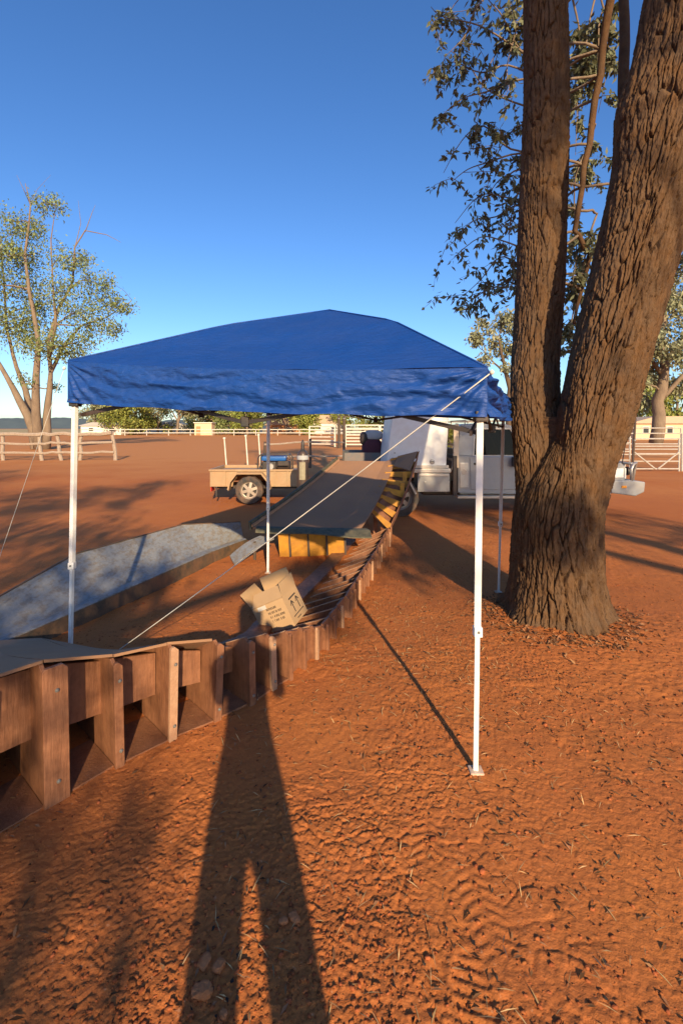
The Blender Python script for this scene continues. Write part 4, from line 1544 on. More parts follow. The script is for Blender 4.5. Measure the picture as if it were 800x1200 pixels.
# front skirt, back skirt
fs_, bs_ = MB(), MB()
for a, b in zip(dense, dense[1:]):
    p, q_ = a[0], b[0]
    fs_.prism([p + Vector((0.012, 0, -0.008)), q_ + Vector((0.012, 0, -0.008)), Vector((q_.x + 0.03, q_.y, G(q_.x, q_.y) - 0.015)), Vector((p.x + 0.03, p.y, G(p.x, p.y) - 0.015))], Vector((-0.014, 0, 0)))
    p, q_ = a[-1], b[-1]
    bs_.prism([p + Vector((-0.012, 0, 0.012)), q_ + Vector((-0.012, 0, 0.012)), Vector((q_.x - 0.06, q_.y, G(q_.x, q_.y) - 0.015)), Vector((p.x - 0.06, p.y, G(p.x, p.y) - 0.015))], Vector((0.014, 0, 0)))
fs_.build('front_skirt', 'chute_edge', chute)
bs_.build('back_skirt', 'chute_edge', chute)
for i in range(3, len(dense) - 1, 5):
    p, q_ = dense[i][-1], dense[i][3]
    rib_ = [Vector((p.x - 0.05, p.y, G(p.x, p.y) - 0.01)), Vector((q_.x, q_.y, G(q_.x, q_.y) - 0.01)), q_ - up * 0.03, q_.lerp(p, .6) - up * 0.09, p - up * 0.05]
    MB().prism(rib_, Vector((0, 0.018, 0))).build('rib', 'chute_edge', chute)
# loose flap tongue between chute and ramp
tong = thing('loose_flap', 'small grey sheet flap lying between the grey chute and the yellow ribs', 'sheet', (-1.05, 6.1, G(-1.05, 6.1)))
vt = []
for i in range(7):
    t = i / 6
    a = Vector((-1.30, 5.72, 0.05)).lerp(Vector((-0.88, 6.14, 0.27)), t)
    b = Vector((-1.42, 5.98, 0.09)).lerp(Vector((-1.08, 6.24, 0.28)), t)
    a.z += G(a.x, a.y) + 0.03 * math.sin(t * 3.1)
    b.z += G(b.x, b.y) + 0.03 * math.sin(t * 3.1)
    vt += [a, b]
mb = MB()
mb.v = [Vector(p) for p in vt] + [Vector(p) - up * 0.015 for p in vt]
for i in range(6):
    k0 = i * 2
    mb.f += [(k0, k0 + 1, k0 + 3, k0 + 2), (14 + k0, 14 + k0 + 2, 14 + k0 + 3, 14 + k0 + 1), (k0, k0 + 2, 14 + k0 + 2, 14 + k0), (k0 + 1, 14 + k0 + 1, 14 + k0 + 3, k0 + 3)]
mb.f += [(0, 14, 15, 1), (12, 13, 27, 26)]
mb.build('sheet', 'peeling_paint', tong)
for (x, y) in ((-0.98, 6.18), (-1.12, 6.08)):
    MB().bar((x, y, G(x, y) - 0.01), (x, y, G(x, y) + 0.24), 0.03, 0.03).build('prop', 'dark_post', tong)

# ------------------------------------------------------------------ cardboard box
bx_loc = Vector((-0.45, 3.86, G(-0.45, 3.86) - .02))
boxt = thing('cardboard_box', 'opened brown cardboard box with printed sides inside the curve of ribs', 'box', tuple(bx_loc))
yaw = R(-20)
M = Matrix.Translation(bx_loc + Vector((0, 0, 0.055))) @ Matrix.Rotation(yaw, 4, 'Z') @ Matrix.Rotation(R(-26), 4, 'Y') @ Matrix.Rotation(R(6), 4, 'X')
w_, d_, h_ = 0.30, 0.26, 0.24
tk = 0.005


def wall(lo, hi, name='side', m='cardboard', parent=boxt, xf=M):
    return MB(xf).box(lo, hi).build(name, m, parent)


front = wall((-w_ / 2, -d_ / 2, 0), (w_ / 2, -d_ / 2 + tk, h_))
wall((-w_ / 2, d_ / 2 - tk, 0), (w_ / 2, d_ / 2, h_))
left = wall((-w_ / 2, -d_ / 2 + tk, 0), (-w_ / 2 + tk, d_ / 2 - tk, h_))
right = wall((w_ / 2 - tk, -d_ / 2 + tk, 0), (w_ / 2, d_ / 2 - tk, h_))
wall((-w_ / 2 + tk, -d_ / 2 + tk, 0.001), (w_ / 2 - tk, d_ / 2 - tk, tk), 'bottom', 'cardboard_inside')


def flap(org, axis, along, length, ang, name='flap', skew=0.01):
    """Flap hinged at org, spanning 'along', folded by ang about it."""
    org = Vector(org)
    al = Vector(along)
    ax = Vector(axis)
    dv = Matrix.Rotation(ang, 3, al.normalized()) @ ax * length
    nrm = al.normalized().cross(dv.normalized()) * 0.004
    s = al.normalized() * skew
    poly = [org + s * 0.3, org + al - s * 0.3, org + al + dv - s, org + dv + s]
    return MB(M).prism(poly, nrm).build(name, 'cardboard', boxt)


fl1 = flap((-w_ / 2, -d_ / 2, h_ + 0.001), (0, 0, 1), (w_, 0, 0), 0.12, R(-48))
fl2 = flap((-w_ / 2, d_ / 2, h_ + 0.001), (0, 0, 1), (w_, 0, 0), 0.16, R(-4))
fl3 = flap((w_ / 2, -d_ / 2, h_ + 0.001), (0, 0, 1), (0, d_, 0), 0.11, R(10))
fl4 = flap((-w_ / 2, -d_ / 2, h_ + 0.001), (0, 0, 1), (0, d_, 0), 0.15, R(-20))
# printed rows on the front, arrows on the right side
ink = MB(M)
rg = random.Random(3)
for r_ in range(4):
    x = -0.03 + r_ * 0.004
    z = h_ - 0.055 - r_ * 0.034
    n_ = (8, 10, 10, 8)[r_]
    for c_ in range(n_):
        ww = rg.choice((0.007, 0.009, 0.010))
        if rg.random() < 0.16:
            x += 0.006
        y0 = -d_ / 2 - 0.0012
        # letter-like strokes
        ink.box((x, y0, z), (x + 0.0026, y0 + 0.001, z + 0.018))
        if rg.random() < 0.75:
            ink.box((x + ww - 0.0026, y0, z), (x + ww, y0 + 0.001, z + 0.018))
        k_ = rg.choice((0.0, 0.008, 0.0155))
        ink.box((x + 0.0026, y0, z + k_), (x + ww - 0.0026, y0 + 0.001, z + k_ + 0.0026))
        x += ww + 0.0035
ink.build('printed_text', 'print_ink', front)
ink = MB(M)
xr = w_ / 2 + 0.0012


def stroke(a, b, wd=0.010):
    a = Vector((xr, a[0], a[1]))
    b = Vector((xr, b[0], b[1]))
    d = (b - a).normalized()
    s = Vector((0, -d.z, d.y)) * wd / 2
    ink.add([a - s, b - s, b + s, a + s], [(0, 1, 2, 3)])


for cy in (-0.035, 0.055):
    stroke((cy, 0.075), (cy, 0.165), 0.012)
    stroke((cy - 0.028, 0.135), (cy, 0.17), 0.010)
    stroke((cy + 0.028, 0.135), (cy, 0.17), 0.010)
stroke((-0.09, 0.055), (0.10, 0.055), 0.007)
stroke((-0.06, 0.19), (0.07, 0.19), 0.012)
stroke((-0.05, 0.025), (0.02, 0.025), 0.007)
ink.build('printed_arrows', 'print_ink', right)
MB(M).box((-0.10, -d_ / 2 - 0.0016, h_ - 0.035), (-0.02, -d_ / 2 - 0.0006, h_ - 0.004)).build('tape', 'tape', front)


# ------------------------------------------------------------------ wheels (shared helper)
def wheel(parent, c, r, w, rimmat='rim_grey', spokes=5, axis='y', side=-1, name='wheel'):
    """Tyre + rim; 'side' points to the visible face."""
    c = Vector(c)
    prof = [(r * .62, -w * .46), (r * .80, -w * .5), (r * .95, -w * .45), (r, -w * .30), (r, w * .30), (r * .95, w * .45), (r * .80, w * .5), (r * .62, w * .46), (r * .62, -w * .46)]
    ty = MB().lathe(prof, c, axis, 56)
    for ring in (3, 4):
        for k_ in range(56):
            if k_ % 4 < 2:
                i_ = ring * 56 + k_
                ty.v[i_] = c + (ty.v[i_] - c) * 0.965
    tyre = ty.build(name, 'tyre', parent, auto=True)
    y = side * w * 0.30
    rim = MB().lathe([(r * .63, side * w * .47), (r * .60, side * w * .40), (r * .56, y * .6), (r * .50, y * .5)], c, axis, 32)
    rim.lathe([(0.001, y * 1.15), (r * .15, y * 1.15), (r * .17, y * .9), (r * .17, y * .3)], c, axis, 16)
    for k_ in range(spokes):
        a = 2 * math.pi * k_ / spokes + 0.3
        d = Vector((math.cos(a), 0, math.sin(a)))
        rim.bar(c + d * r * .13 + Vector((0, y * .85, 0)), c + d * r * .57 + Vector((0, y * .6, 0)), r * .20, r * .06, up=(0, 1, 0))
    rim.build('rim', rimmat, tyre, auto=True)
    MB().lathe([(0.001, y * .1), (r * .57, y * .1), (r * .57, y * -.3)], c, axis, 24).build('wheel_dish', 'black_plastic', tyre)
    return tyre


# ------------------------------------------------------------------ the ute
UX, UY = 1.15, 9.30
ug = -0.183
ute = thing('ute', 'dusty grey single-cab ute with tall white canopy box parked behind the tree', 'ute', (UX + 2.0, UY + 0.85, ug))


def U(u, v, w):
    return (UX + u * 1.085, UY + v, ug + w)


WID = 1.70


def uprism(poly, v0, v1, xmb=None):
    m_ = xmb or MB()
    return m_.prism([U(a, v0, b) for a, b in poly], (0, v1 - v0, 0))


# lower cab and engine bay shell with wheel arch
arch = [(3.18 + 0.52 * math.cos(a), 0.42 + 0.50 * math.sin(a)) for a in np.linspace(math.pi, 0, 13)]
body = [(1.07, 0.50), (2.62, 0.46)] + arch + [(3.98, 0.52), (4.12, 0.62), (4.14, 1.0), (4.06, 1.10), (3.2, 1.16), (2.50, 1.20), (2.36, 1.235), (1.07, 1.235)]
bo = MB()
uprism(body, 0.03, 0.10, bo)
uprism(body, WID - 0.10, WID - 0.03, bo)
bo.box(U(1.07, 0.10, 0.50), U(1.12, WID - 0.10, 1.235))
bo.box(U(4.02, 0.10, 0.55), U(4.13, WID - 0.10, 1.03))
bo.add([U(2.36, .10, 1.235), U(2.5, .10, 1.2), U(3.2, .10, 1.16), U(4.06, .10, 1.10), U(4.14, .10, 1.0), U(2.36, WID - .1, 1.235), U(2.5, WID - .1, 1.2), U(3.2, WID - .1, 1.16), U(4.06, WID - .1, 1.10), U(4.14, WID - .1, 1.0)],
       [(0, 1, 6, 5), (1, 2, 7, 6), (2, 3, 8, 7), (3, 4, 9, 8)])
bo.box(U(1.12, 0.10, 0.46), U(2.62, WID - 0.10, 0.52))
body_o = bo.build('body', 'ute_grey', ute, bevel=0.012)
# cab upper: roof, pillars
cab = MB()
roofp = [(1.10, 1.80), (1.16, 1.86), (1.5, 1.885), (1.95, 1.875), (2.10, 1.83), (2.07, 1.795), (1.5, 1.82), (1.14, 1.79)]
uprism(roofp, 0.13, WID - 0.13, cab)
for v0 in (0.06, WID - 0.12):
    inn = 0.05 if v0 < 1 else -0.05
    cab.prism([U(1.07, v0, 1.235), U(1.36, v0, 1.235), U(1.40, v0 + inn, 1.80), U(1.12, v0 + inn, 1.80)], (0, 0.06, 0))
    cab.prism([U(2.30, v0, 1.235), U(2.40, v0, 1.235), U(2.10, v0 + inn, 1.82), U(2.02, v0 + inn, 1.82)], (0, 0.06, 0))
    cab.prism([U(1.38, v0 + inn, 1.76), U(2.06, v0 + inn, 1.76), U(2.05, v0 + inn, 1.83), U(1.14, v0 + inn, 1.83)], (0, 0.06, 0))
cab.box(U(1.075, 0.12, 1.24), U(1.12, WID - 0.12, 1.36))
cab.build('cab_roof', 'ute_grey', ute, bevel=0.01)
# door with its own skin, handle, glass and mirror
door = MB()
uprism([(1.30, 0.56), (2.36, 0.56), (2.40, 0.9), (2.38, 1.225), (1.28, 1.225)], 0.018, 0.045, door)
door_o = door.build('door', 'ute_grey', ute, bevel=0.014)
MB().cbox(U(1.36, -0.01, 1.06), U(1.50, 0.03, 1.10), 0.008).build('door_handle', 'black_plastic', door_o)
MB().prism([U(1.38, 0.075, 1.24), U(2.28, 0.075, 1.24), U(2.03, 0.115, 1.765), U(1.41, 0.115, 1.765)], (0, 0.006, 0)).build('window_pane', 'tinted_glass', door_o)
wf = MB()
for a, b in (((1.36, .062, 1.235), (1.40, .105, 1.775)), ((1.40, .105, 1.775), (2.05, .105, 1.775)), ((2.05, .105, 1.775), (2.30, .062, 1.235)), ((1.36, .062, 1.24), (2.30, .062, 1.24))):
    wf.bar(U(*a), U(*b), 0.022, 0.022)
wf.build('window_frame', 'alloy', door_o)
MB().bar(U(1.92, 0.07, 1.24), U(1.88, 0.11, 1.77), 0.02).build('quarter_bar', 'black_plastic', door_o)
mi = MB().cbox(U(2.02, -0.17, 1.03), U(2.12, -0.04, 1.22), 0.02)
mi_o = mi.build('mirror', 'black_plastic', ute)
MB().bar(U(2.10, 0.02, 1.10), U(2.08, -0.06, 1.12), 0.025).build('mirror_arm', 'black_plastic', mi_o)
MB().prism([U(1.44, WID - .08, 1.24), U(2.28, WID - .08, 1.24), U(2.03, WID - .12, 1.765), U(1.41, WID - .12, 1.765)], (0, 0.006, 0)).build('window_pane', 'tinted_glass', ute)
MB().add([U(2.37, 0.12, 1.24), U(2.09, 0.17, 1.815), U(2.09, WID - .17, 1.815), U(2.37, WID - .12, 1.24)], [(0, 1, 2, 3)]).build('windscreen', 'tinted_glass', ute)
MB().add([U(1.10, 0.14, 1.36), U(1.14, 0.18, 1.79), U(1.14, WID - .18, 1.79), U(1.10, WID - .14, 1.36)], [(0, 3, 2, 1)]).build('rear_window', 'tinted_glass', ute)
# inside the cab
for v0 in (0.22, 0.92):
    s = MB().cbox(U(1.30, v0, 0.7), U(1.80, v0 + 0.5, 0.92), 0.05)
    so = s.build('seat', 'seat_trim', ute)
    MB().prism([U(1.26, v0, 0.9), U(1.40, v0, 0.9), U(1.32, v0, 1.48), U(1.20, v0, 1.48)], (0, 0.5, 0)).build('seat_back', 'seat_trim', so, bevel=0.03)
    MB().cbox(U(1.19, v0 + .14, 1.50), U(1.29, v0 + .36, 1.66), 0.03).build('head_rest', 'seat_trim', so)
MB().cbox(U(2.15, 0.15, 0.95), U(2.40, WID - 0.15, 1.20), 0.04).build('dashboard', 'black_plastic', ute)
wh = [U(2.02 + 0.04 * math.sin(a), 1.30 + 0.19 * math.cos(a), 1.20 + 0.17 * math.sin(a)) for a in np.linspace(0, 2 * math.pi, 21)]
MB().tube(wh, 0.016, 6).build('steering_wheel', 'black_plastic', ute)
# fuel filler panel and quarter
MB().cbox(U(1.10, 0.015, 0.60), U(1.26, 0.04, 1.10), 0.012).build('quarter_panel', 'alloy', ute)
MB().lathe([(0.001, -0.006), (0.05, -0.006), (0.055, 0.0), (0.055, 0.02)], U(1.18, 0.01, 0.92), 'y', 20).build('fuel_cap', 'cream_steel', ute)
# sill step
MB().cbox(U(1.05, -0.05, 0.40), U(2.62, 0.12, 0.45), 0.012).build('side_step', 'cream_steel', ute)
# tray, white canopy box
MB().cbox(U(-0.42, 0.0, 0.90), U(0.94, WID, 0.985), 0.01).build('tray', 'alloy', ute)
cbp = [(-0.24, 1.0), (-0.20, 1.5), (-0.13, 2.05), (-0.02, 2.30), (0.10, 2.36), (0.90, 2.36), (0.92, 2.30), (0.86, 1.0)]
cb = MB()
uprism(cbp, 0.04, WID - 0.04, cb)
cb_o = cb.build('canopy_box', 'ute_white', ute, bevel=0.03)
for (a, b) in ((0.60, 1.12), (-0.12, 1.15)):
    MB().lathe([(0.001, -0.012), (0.03, -0.012), (0.052, -0.004), (0.055, 0.01)], U(a, 0.035, b), 'y', 20).build('latch', 'alloy', cb_o)
    MB().cbox(U(a - .03, 0.012, b - 0.008), U(a + .03, 0.022, b + 0.008), 0.003).build('latch_handle', 'black_plastic', cb_o)
MB().cbox(U(0.74, 0.028, 1.86), U(0.86, 0.042, 1.93), 0.004).build('vent_plate', 'alloy', cb_o)
MB().cbox(U(-0.10, 0.028, 1.28), U(-0.07, 0.05, 1.31), 0.004).build('rivet', 'alloy', cb_o)
MB().box(U(-0.24, 0.02, 0.995), U(0.90, 0.06, 1.05)).build('box_rail', 'alloy', ute)
# headboard between box and cab
hb = MB()
for v0 in (0.02, WID - 0.08):
    hb.bar(U(0.98, v0 + .03, 0.95), U(1.06, v0 + 0.05, 1.88), 0.05)
for wv in (1.15, 1.45, 1.82):
    hb.bar(U(0.985 + .07 * (wv - .95), 0.05, wv), U(0.985 + .07 * (wv - .95), WID - 0.05, wv), 0.04)
hb.build('headboard', 'cream_steel', ute)
MB().cbox(U(0.985, 0.0, 1.0), U(1.08, 0.03, 1.86), 0.006).build('headboard_plate', 'cream_steel', ute)
MB().cbox(U(0.97, -0.02, 0.45), U(1.045, 0.05, 1.24), 0.012).build('rubber_strip', 'black_plastic', ute)
# toolbox and frame below the tray
tb_ = MB().cbox(U(0.33, 0.02, 0.52), U(0.92, 0.50, 0.89), 0.012)
tbo = tb_.build('toolbox', 'ute_grey', ute)
MB().cbox(U(0.35, 0.008, 0.83), U(0.90, 0.03, 0.88), 0.006).build('toolbox_lid', 'alloy', tbo)
MB().cbox(U(0.45, 0.006, 0.70), U(0.49, 0.022, 0.73), 0.004).build('toolbox_catch', 'alloy', tbo)
MB().bar(U(0.10, 0.02, 0.90), U(0.30, 0.02, 0.48), 0.035).build('mudguard_stay', 'alloy', ute)
MB().cbox(U(-0.4, 0.45, 0.55), U(4.0, 0.55, 0.68), 0.01).build('chassis_rail', 'black_steel', ute)
MB().cbox(U(-0.4, 1.15, 0.55), U(4.0, 1.25, 0.68), 0.01).build('chassis_rail', 'black_steel', ute)
MB().tube([U(0.0, 0.15, 0.41), U(0.0, WID - 0.15, 0.41)], 0.06, 12).build('axle', 'black_steel', ute)
MB().tube([U(3.18, 0.15, 0.41), U(3.18, WID - 0.15, 0.41)], 0.06, 12).build('axle', 'black_steel', ute)
MB().cbox(U(0.5, 0.55, 0.38), U(1.3, 1.1, 0.56), 0.03).build('fuel_tank', 'black_steel', ute)
for (u_, v_) in ((0, 0.15), (0, WID - 0.15), (3.18, 0.15), (3.18, WID - 0.15)):
    wheel(ute, U(u_, v_, 0.405), 0.40, 0.25, 'rim_grey', 6, side=-1 if v_ < 1 else 1)
fl_ = MB()
for a0, a1 in zip(np.linspace(math.pi, 0, 13), np.linspace(math.pi, 0, 13)[1:]):
    fl_.bar(U(3.18 + 0.53 * math.cos(a0), 0.02, 0.42 + 0.51 * math.sin(a0)), U(3.18 + 0.53 * math.cos(a1), 0.02, 0.42 + 0.51 * math.sin(a1)), 0.06, 0.05)
fl_.build('wheel_flare', 'ute_grey', ute)
# front: lights, bumper, bull bar, aerial
MB().cbox(U(4.07, 0.04, 0.78), U(4.16, 0.24, 1.0), 0.02).build('headlight', 'lamp_clear', ute)
MB().cbox(U(4.07, WID - .24, 0.78), U(4.16, WID - .04, 1.0), 0.02).build('headlight', 'lamp_clear', ute)
MB().cbox(U(3.90, 0.018, 0.80), U(4.10, 0.06, 0.99), 0.02).build('corner_lamp', 'lamp_clear', ute)
MB().cbox(U(4.12, 0.3, 0.70), U(4.16, WID - .3, 1.02), 0.01).build('grille', 'black_plastic', ute)
bu = MB()
bpoly = [(3.86, 0.50), (4.30, 0.44), (4.46, 0.52), (4.48, 0.72), (4.20, 0.76), (3.86, 0.74)]
uprism(bpoly, -0.01, WID + 0.01, bu)
bu_o = bu.build('bumper', 'ute_grey', ute, bevel=0.02)
MB().cbox(U(4.04, -0.022, 0.60), U(4.13, 0.0, 0.65), 0.006).build('indicator', 'lamp_amber', bu_o)
for v0 in (0.02, WID - 0.02):
    q = 1 if v0 < 1 else -1
    pts = [U(4.24, v0, 0.74), U(4.24, v0, 0.98), U(4.29, v0 + .02 * q, 1.07), U(4.37, v0 + .08 * q, 1.09), U(4.43, v0 + .2 * q, 1.05), U(4.45, v0 + .26 * q, 0.95), U(4.42, v0 + .28 * q, 0.72)]
    MB().tube(pts, 0.028, 10).build('bull_bar_hoop', 'alloy', ute, smooth=True)
MB().tube([U(4.40, 0.28, 1.06), U(4.40, WID - .28, 1.06)], 0.03, 10).build('bull_bar_top', 'alloy', ute, smooth=True)
for v0 in (0.55, 1.15):
    MB().bar(U(4.40, v0, 0.72), U(4.40, v0, 1.06), 0.05, 0.03).build('bull_bar_post', 'alloy', ute)
MB().lathe([(0.001, 0), (0.085, 0.0), (0.09, 0.03), (0.06, 0.09), (0.001, 0.1)], U(4.36, 0.42, 0.90), 'x', 20).build('spot_lamp', 'black_plastic', ute)
MB().tube([U(4.22, 0.30, 1.05), U(4.30, 0.30, 1.55), U(4.40, 0.30, 2.1)], [0.012, 0.009, 0.004], 6).build('aerial', 'black_plastic', ute)
# roof carrier
rc = MB()
for v0 in (0.25, WID - 0.25):
    rc.bar(U(1.15, v0, 1.93), U(2.0, v0, 1.93), 0.03)
for u_ in (1.25, 1.6, 1.95):
    rc.bar(U(u_, 0.2, 1.945), U(u_, WID - .2, 1.945), 0.025)
    for v0 in (0.25, WID - 0.25):
        rc.bar(U(u_, v0, 1.84), U(u_, v0, 1.93), 0.02)
rc.build('roof_carrier', 'cream_steel', ute)

# ------------------------------------------------------------------ tan box trailer with generator
TX, TY = -2.14, 11.0
tg = G(TX, TY)
tr = thing('box_trailer', 'dusty tan box trailer with one visible spoked wheel', 'trailer', (TX, TY + 0.7, tg))


def TR(u, v, w):
    return (TX + u, TY + v, tg + w)


sh = MB()
sp = [(-0.92, 0.40), (-0.42, 0.40), (-0.40, 0.52), (-0.26, 0.70), (0.26, 0.70), (0.40, 0.52), (0.42, 0.40), (1.15, 0.40), (1.15, 0.78), (-0.92, 0.78)]
sh.prism([TR(a, 0.05, b) for a, b in sp], (0, 0.03, 0))
sh.build('side_panel', 'tan_trailer', tr, bevel=0.006)
MB().box(TR(-0.92, 1.35, 0.40), TR(1.15, 1.38, 0.78)).build('side_panel', 'tan_trailer', tr)
MB().box(TR(-0.95, 0.052, 0.40), TR(-0.92, 1.38, 0.78)).build('tail_gate', 'tan_trailer', tr)
MB().box(TR(1.15, 0.052, 0.40), TR(1.18, 1.38, 0.78)).build('front_panel', 'tan_trailer', tr)
MB().box(TR(-0.90, 0.09, 0.71), TR(1.14, 1.34, 0.74)).build('load_floor', 'tan_trailer', tr)
tp_ = MB()
for a, b in (((-0.96, 0.04), (1.19, 0.04)), ((-0.96, 1.39), (1.19, 1.39))):
    tp_.bar(TR(a[0], a[1], 0.79), TR(b[0], b[1], 0.79), 0.05, 0.04)
tp_.bar(TR(-0.95, .04, 0.79), TR(-0.95, 1.39, .79), 0.05, 0.04)
tp_.build('top_rail', 'tan_trailer', tr)
for u_ in (-0.62, 0.55, 0.86):
    MB().box(TR(u_, 0.03, 0.42), TR(u_ + 0.04, 0.049, 0.77)).build('side_stay', 'tan_trailer', tr)
mg = MB()
aa_ = [(-0.50, 0.36), (-0.46, 0.55), (-0.30, 0.74), (0.30, 0.74), (0.46, 0.55), (0.50, 0.36)]
for (a, b), (c, d) in zip(aa_, aa_[1:]):
    mg.prism([TR(a, -0.16, b), TR(c, -0.16, d), TR(c * .93, -0.16, d - .03), TR(a * .93, -0.16, b - .03)], (0, 0.24, 0))
mg.build('mudguard', 'tan_trailer', tr)
wheel(tr, TR(0, -0.03, 0.335), 0.33, 0.20, 'rim_grey', 6)
wheel(tr, TR(0, 1.46, 0.335), 0.33, 0.20, 'rim_grey', 6, side=1)
MB().tube([TR(0, 0.05, 0.335), TR(0, 1.38, 0.335)], 0.03, 8).build('axle', 'black_steel', tr)
MB().box(TR(-0.9, 0.3, 0.33), TR(1.15, 0.36, 0.40)).build('chassis_rail', 'black_steel', tr)
MB().box(TR(-0.9, 1.0, 0.33), TR(1.15, 1.06, 0.40)).build('chassis_rail', 'black_steel', tr)
MB().bar(TR(1.1, 0.33, 0.36), TR(2.3, 0.68, 0.36), 0.06, 0.07).build('draw_bar', 'black_steel', tr)
MB().bar(TR(1.1, 1.03, 0.36), TR(2.3, 0.70, 0.36), 0.06, 0.07).build('draw_bar', 'black_steel', tr)
MB().bar(TR(2.1, 0.69, 0.36), TR(2.1, 0.69, 0.0), 0.05).build('jockey_leg', 'black_steel', tr)
MB().box(TR(-0.95, 0.10, 0.28), TR(-0.93, 0.36, 0.39)).build('tail_light', 'lamp_red', tr)
MB().bar(TR(-0.80, 0.06, 0.40), TR(-0.80, 0.06, 0.16), 0.03).build('rear_stay', 'black_steel', tr)

gn = thing('generator', 'portable generator with blue tank in black tube frame on the tan trailer', 'generator', TR(0.55, 0.35, 0.74))
gl_, gh_ = 0.78, 0.40


def GN(u, v, w):
    return TR(0.16 + u, 0.13 + v, 0.745 + w)


for v0 in (0.0, 0.44):
    pts = [GN(0.02, v0, 0.0), GN(0.0, v0, 0.06), GN(0.0, v0, gh_ - .08), GN(0.06, v0, gh_), GN(gl_ - .06, v0, gh_), GN(gl_, v0, gh_ - .08), GN(gl_, v0, 0.06), GN(gl_ - .02, v0, 0.0), GN(0.02, v0, 0.0)]
    MB().tube(pts, 0.018, 8).build('frame_tube', 'black_steel', gn, smooth=True)
for u_ in (0.03, gl_ - 0.03):
    for w in (0.02, gh_):
        MB().tube([GN(u_ + .03 * (1 if u_ < .4 else -1), 0, w), GN(u_ + .03 * (1 if u_ < .4 else -1), .44, w)], 0.016, 8).build('cross_tube', 'black_steel', gn)
MB().cbox(GN(0.07, 0.05, 0.25), GN(0.66, 0.39, 0.37), 0.04).build('fuel_tank', 'tank_blue', gn)
MB().lathe([(0.001, 0.02), (0.035, 0.02), (0.035, 0)], GN(0.36, 0.22, 0.37), 'z', 14).build('fuel_cap', 'black_plastic', gn)
MB().cbox(GN(0.08, 0.06, 0.02), GN(0.42, 0.38, 0.23), 0.03).build('engine', 'black_plastic', gn)
MB().lathe([(0.001, -.16), (0.10, -.16), (0.12, -.1), (0.12, .12), (0.09, .16), (0.001, .16)], GN(0.58, 0.22, 0.14), 'x', 20).build('alternator', 'black_steel', gn)
MB().lathe([(0.001, -0.03), (0.07, -0.03), (0.08, 0.0), (0.08, 0.03)], GN(0.30, 0.04, 0.12), 'y', 18).build('recoil_cover', 'alloy', gn)
MB().cbox(GN(0.47, 0.0, 0.14), GN(0.72, 0.03, 0.25), 0.01).build('socket_panel', 'black_plastic', gn)

# gas cylinder standing beside the ramp
cy0 = Vector((-0.80, 9.7, G(-0.80, 9.7)))
gc = thing('gas_cylinder', 'tall black gas cylinder with pale shoulder beside the rising ramp', 'gas cylinder', tuple(cy0))
MB().lathe([(0.001, 0), (0.11, 0), (0.118, 0.02), (0.118, 1.16), (0.112, 1.19)], cy0, 'z', 28).build('cylinder_wall', 'cylinder_black', gc, auto=True)
MB().lathe([(0.113, 1.188), (0.108, 1.24), (0.085, 1.29), (0.045, 1.325), (0.036, 1.34)], cy0, 'z', 28).build('shoulder', 'cylinder_black', gc, smooth=True)
MB().lathe([(0.1195, 1.13), (0.1195, 1.185), (0.1145, 1.215), (0.112, 1.215)], cy0, 'z', 28).build('pale_band', 'grey_cloth', gc, auto=True)
MB().lathe([(0.036, 1.34), (0.036, 1.42), (0.030, 1.48), (0.014, 1.53), (0.001, 1.54)], cy0, 'z', 18).build('valve', 'black_steel', gc, auto=True)
lb = MB()
for k_ in range(10):
    a0 = -math.pi / 2 - 0.55 + k_ * 0.11
    a1 = a0 + 0.11
    lb.add([cy0 + Vector((0.1195 * math.cos(a), 0.1195 * math.sin(a), z)) for a, z in ((a0, 0.72), (a1, 0.72), (a1, 1.08), (a0, 1.08))], [(0, 1, 2, 3)])
lb.build('cylinder_label', 'label_pale', gc)

# ------------------------------------------------------------------ flat tray trailer behind the ramp with bundle
fx, fy = 0.62, 10.8
fg = G(fx, fy)
ft = thing('tray_trailer', 'dark grey flat tray trailer just behind the top of the ramp', 'trailer', (fx, fy + .7, fg))
MB().cbox((fx - .58, fy, fg + 0.92), (fx + 1.5, fy + 1.5, fg + 1.0), 0.01).build('tray_floor', 'trailer_grey', ft)
for (v0, v1) in ((0.0, 0.03), (1.47, 1.5)):
    MB().box((fx - .58, fy + v0, fg + 1.002), (fx + 1.5, fy + v1, fg + 1.22)).build('side_board', 'trailer_grey', ft)
MB().box((fx - .58, fy + .03, fg + 1.002), (fx - .55, fy + 1.47, fg + 1.22)).build('tail_board', 'trailer_grey', ft)
for u_ in (-.6, .45, 1.45):
    MB().box((fx + u_, fy - .035, fg + .90), (fx + u_ + .05, fy - 0.002, fg + 1.27)).build('stake', 'black_steel', ft)
wheel(ft, (fx + .7, fy + 0.1, fg + .345), 0.34, 0.2, 'rim_grey', 5)
wheel(ft, (fx + .7, fy + 1.4, fg + .345), 0.34, 0.2, 'rim_grey', 5, side=1)
MB().tube([(fx + .7, fy + .1, fg + .345), (fx + .7, fy + 1.4, fg + .345)], 0.035, 8).build('axle', 'black_steel', ft)
for u_ in (.25, 1.1):
    MB().bar((fx + u_, fy + .35, fg + .93), (fx + .7, fy + .35, fg + .36), 0.06).build('spring_hanger', 'black_steel', ft)
    MB().bar((fx + u_, fy + 1.15, fg + .93), (fx + .7, fy + 1.15, fg + .36), 0.06).build('spring_hanger', 'black_steel', ft)


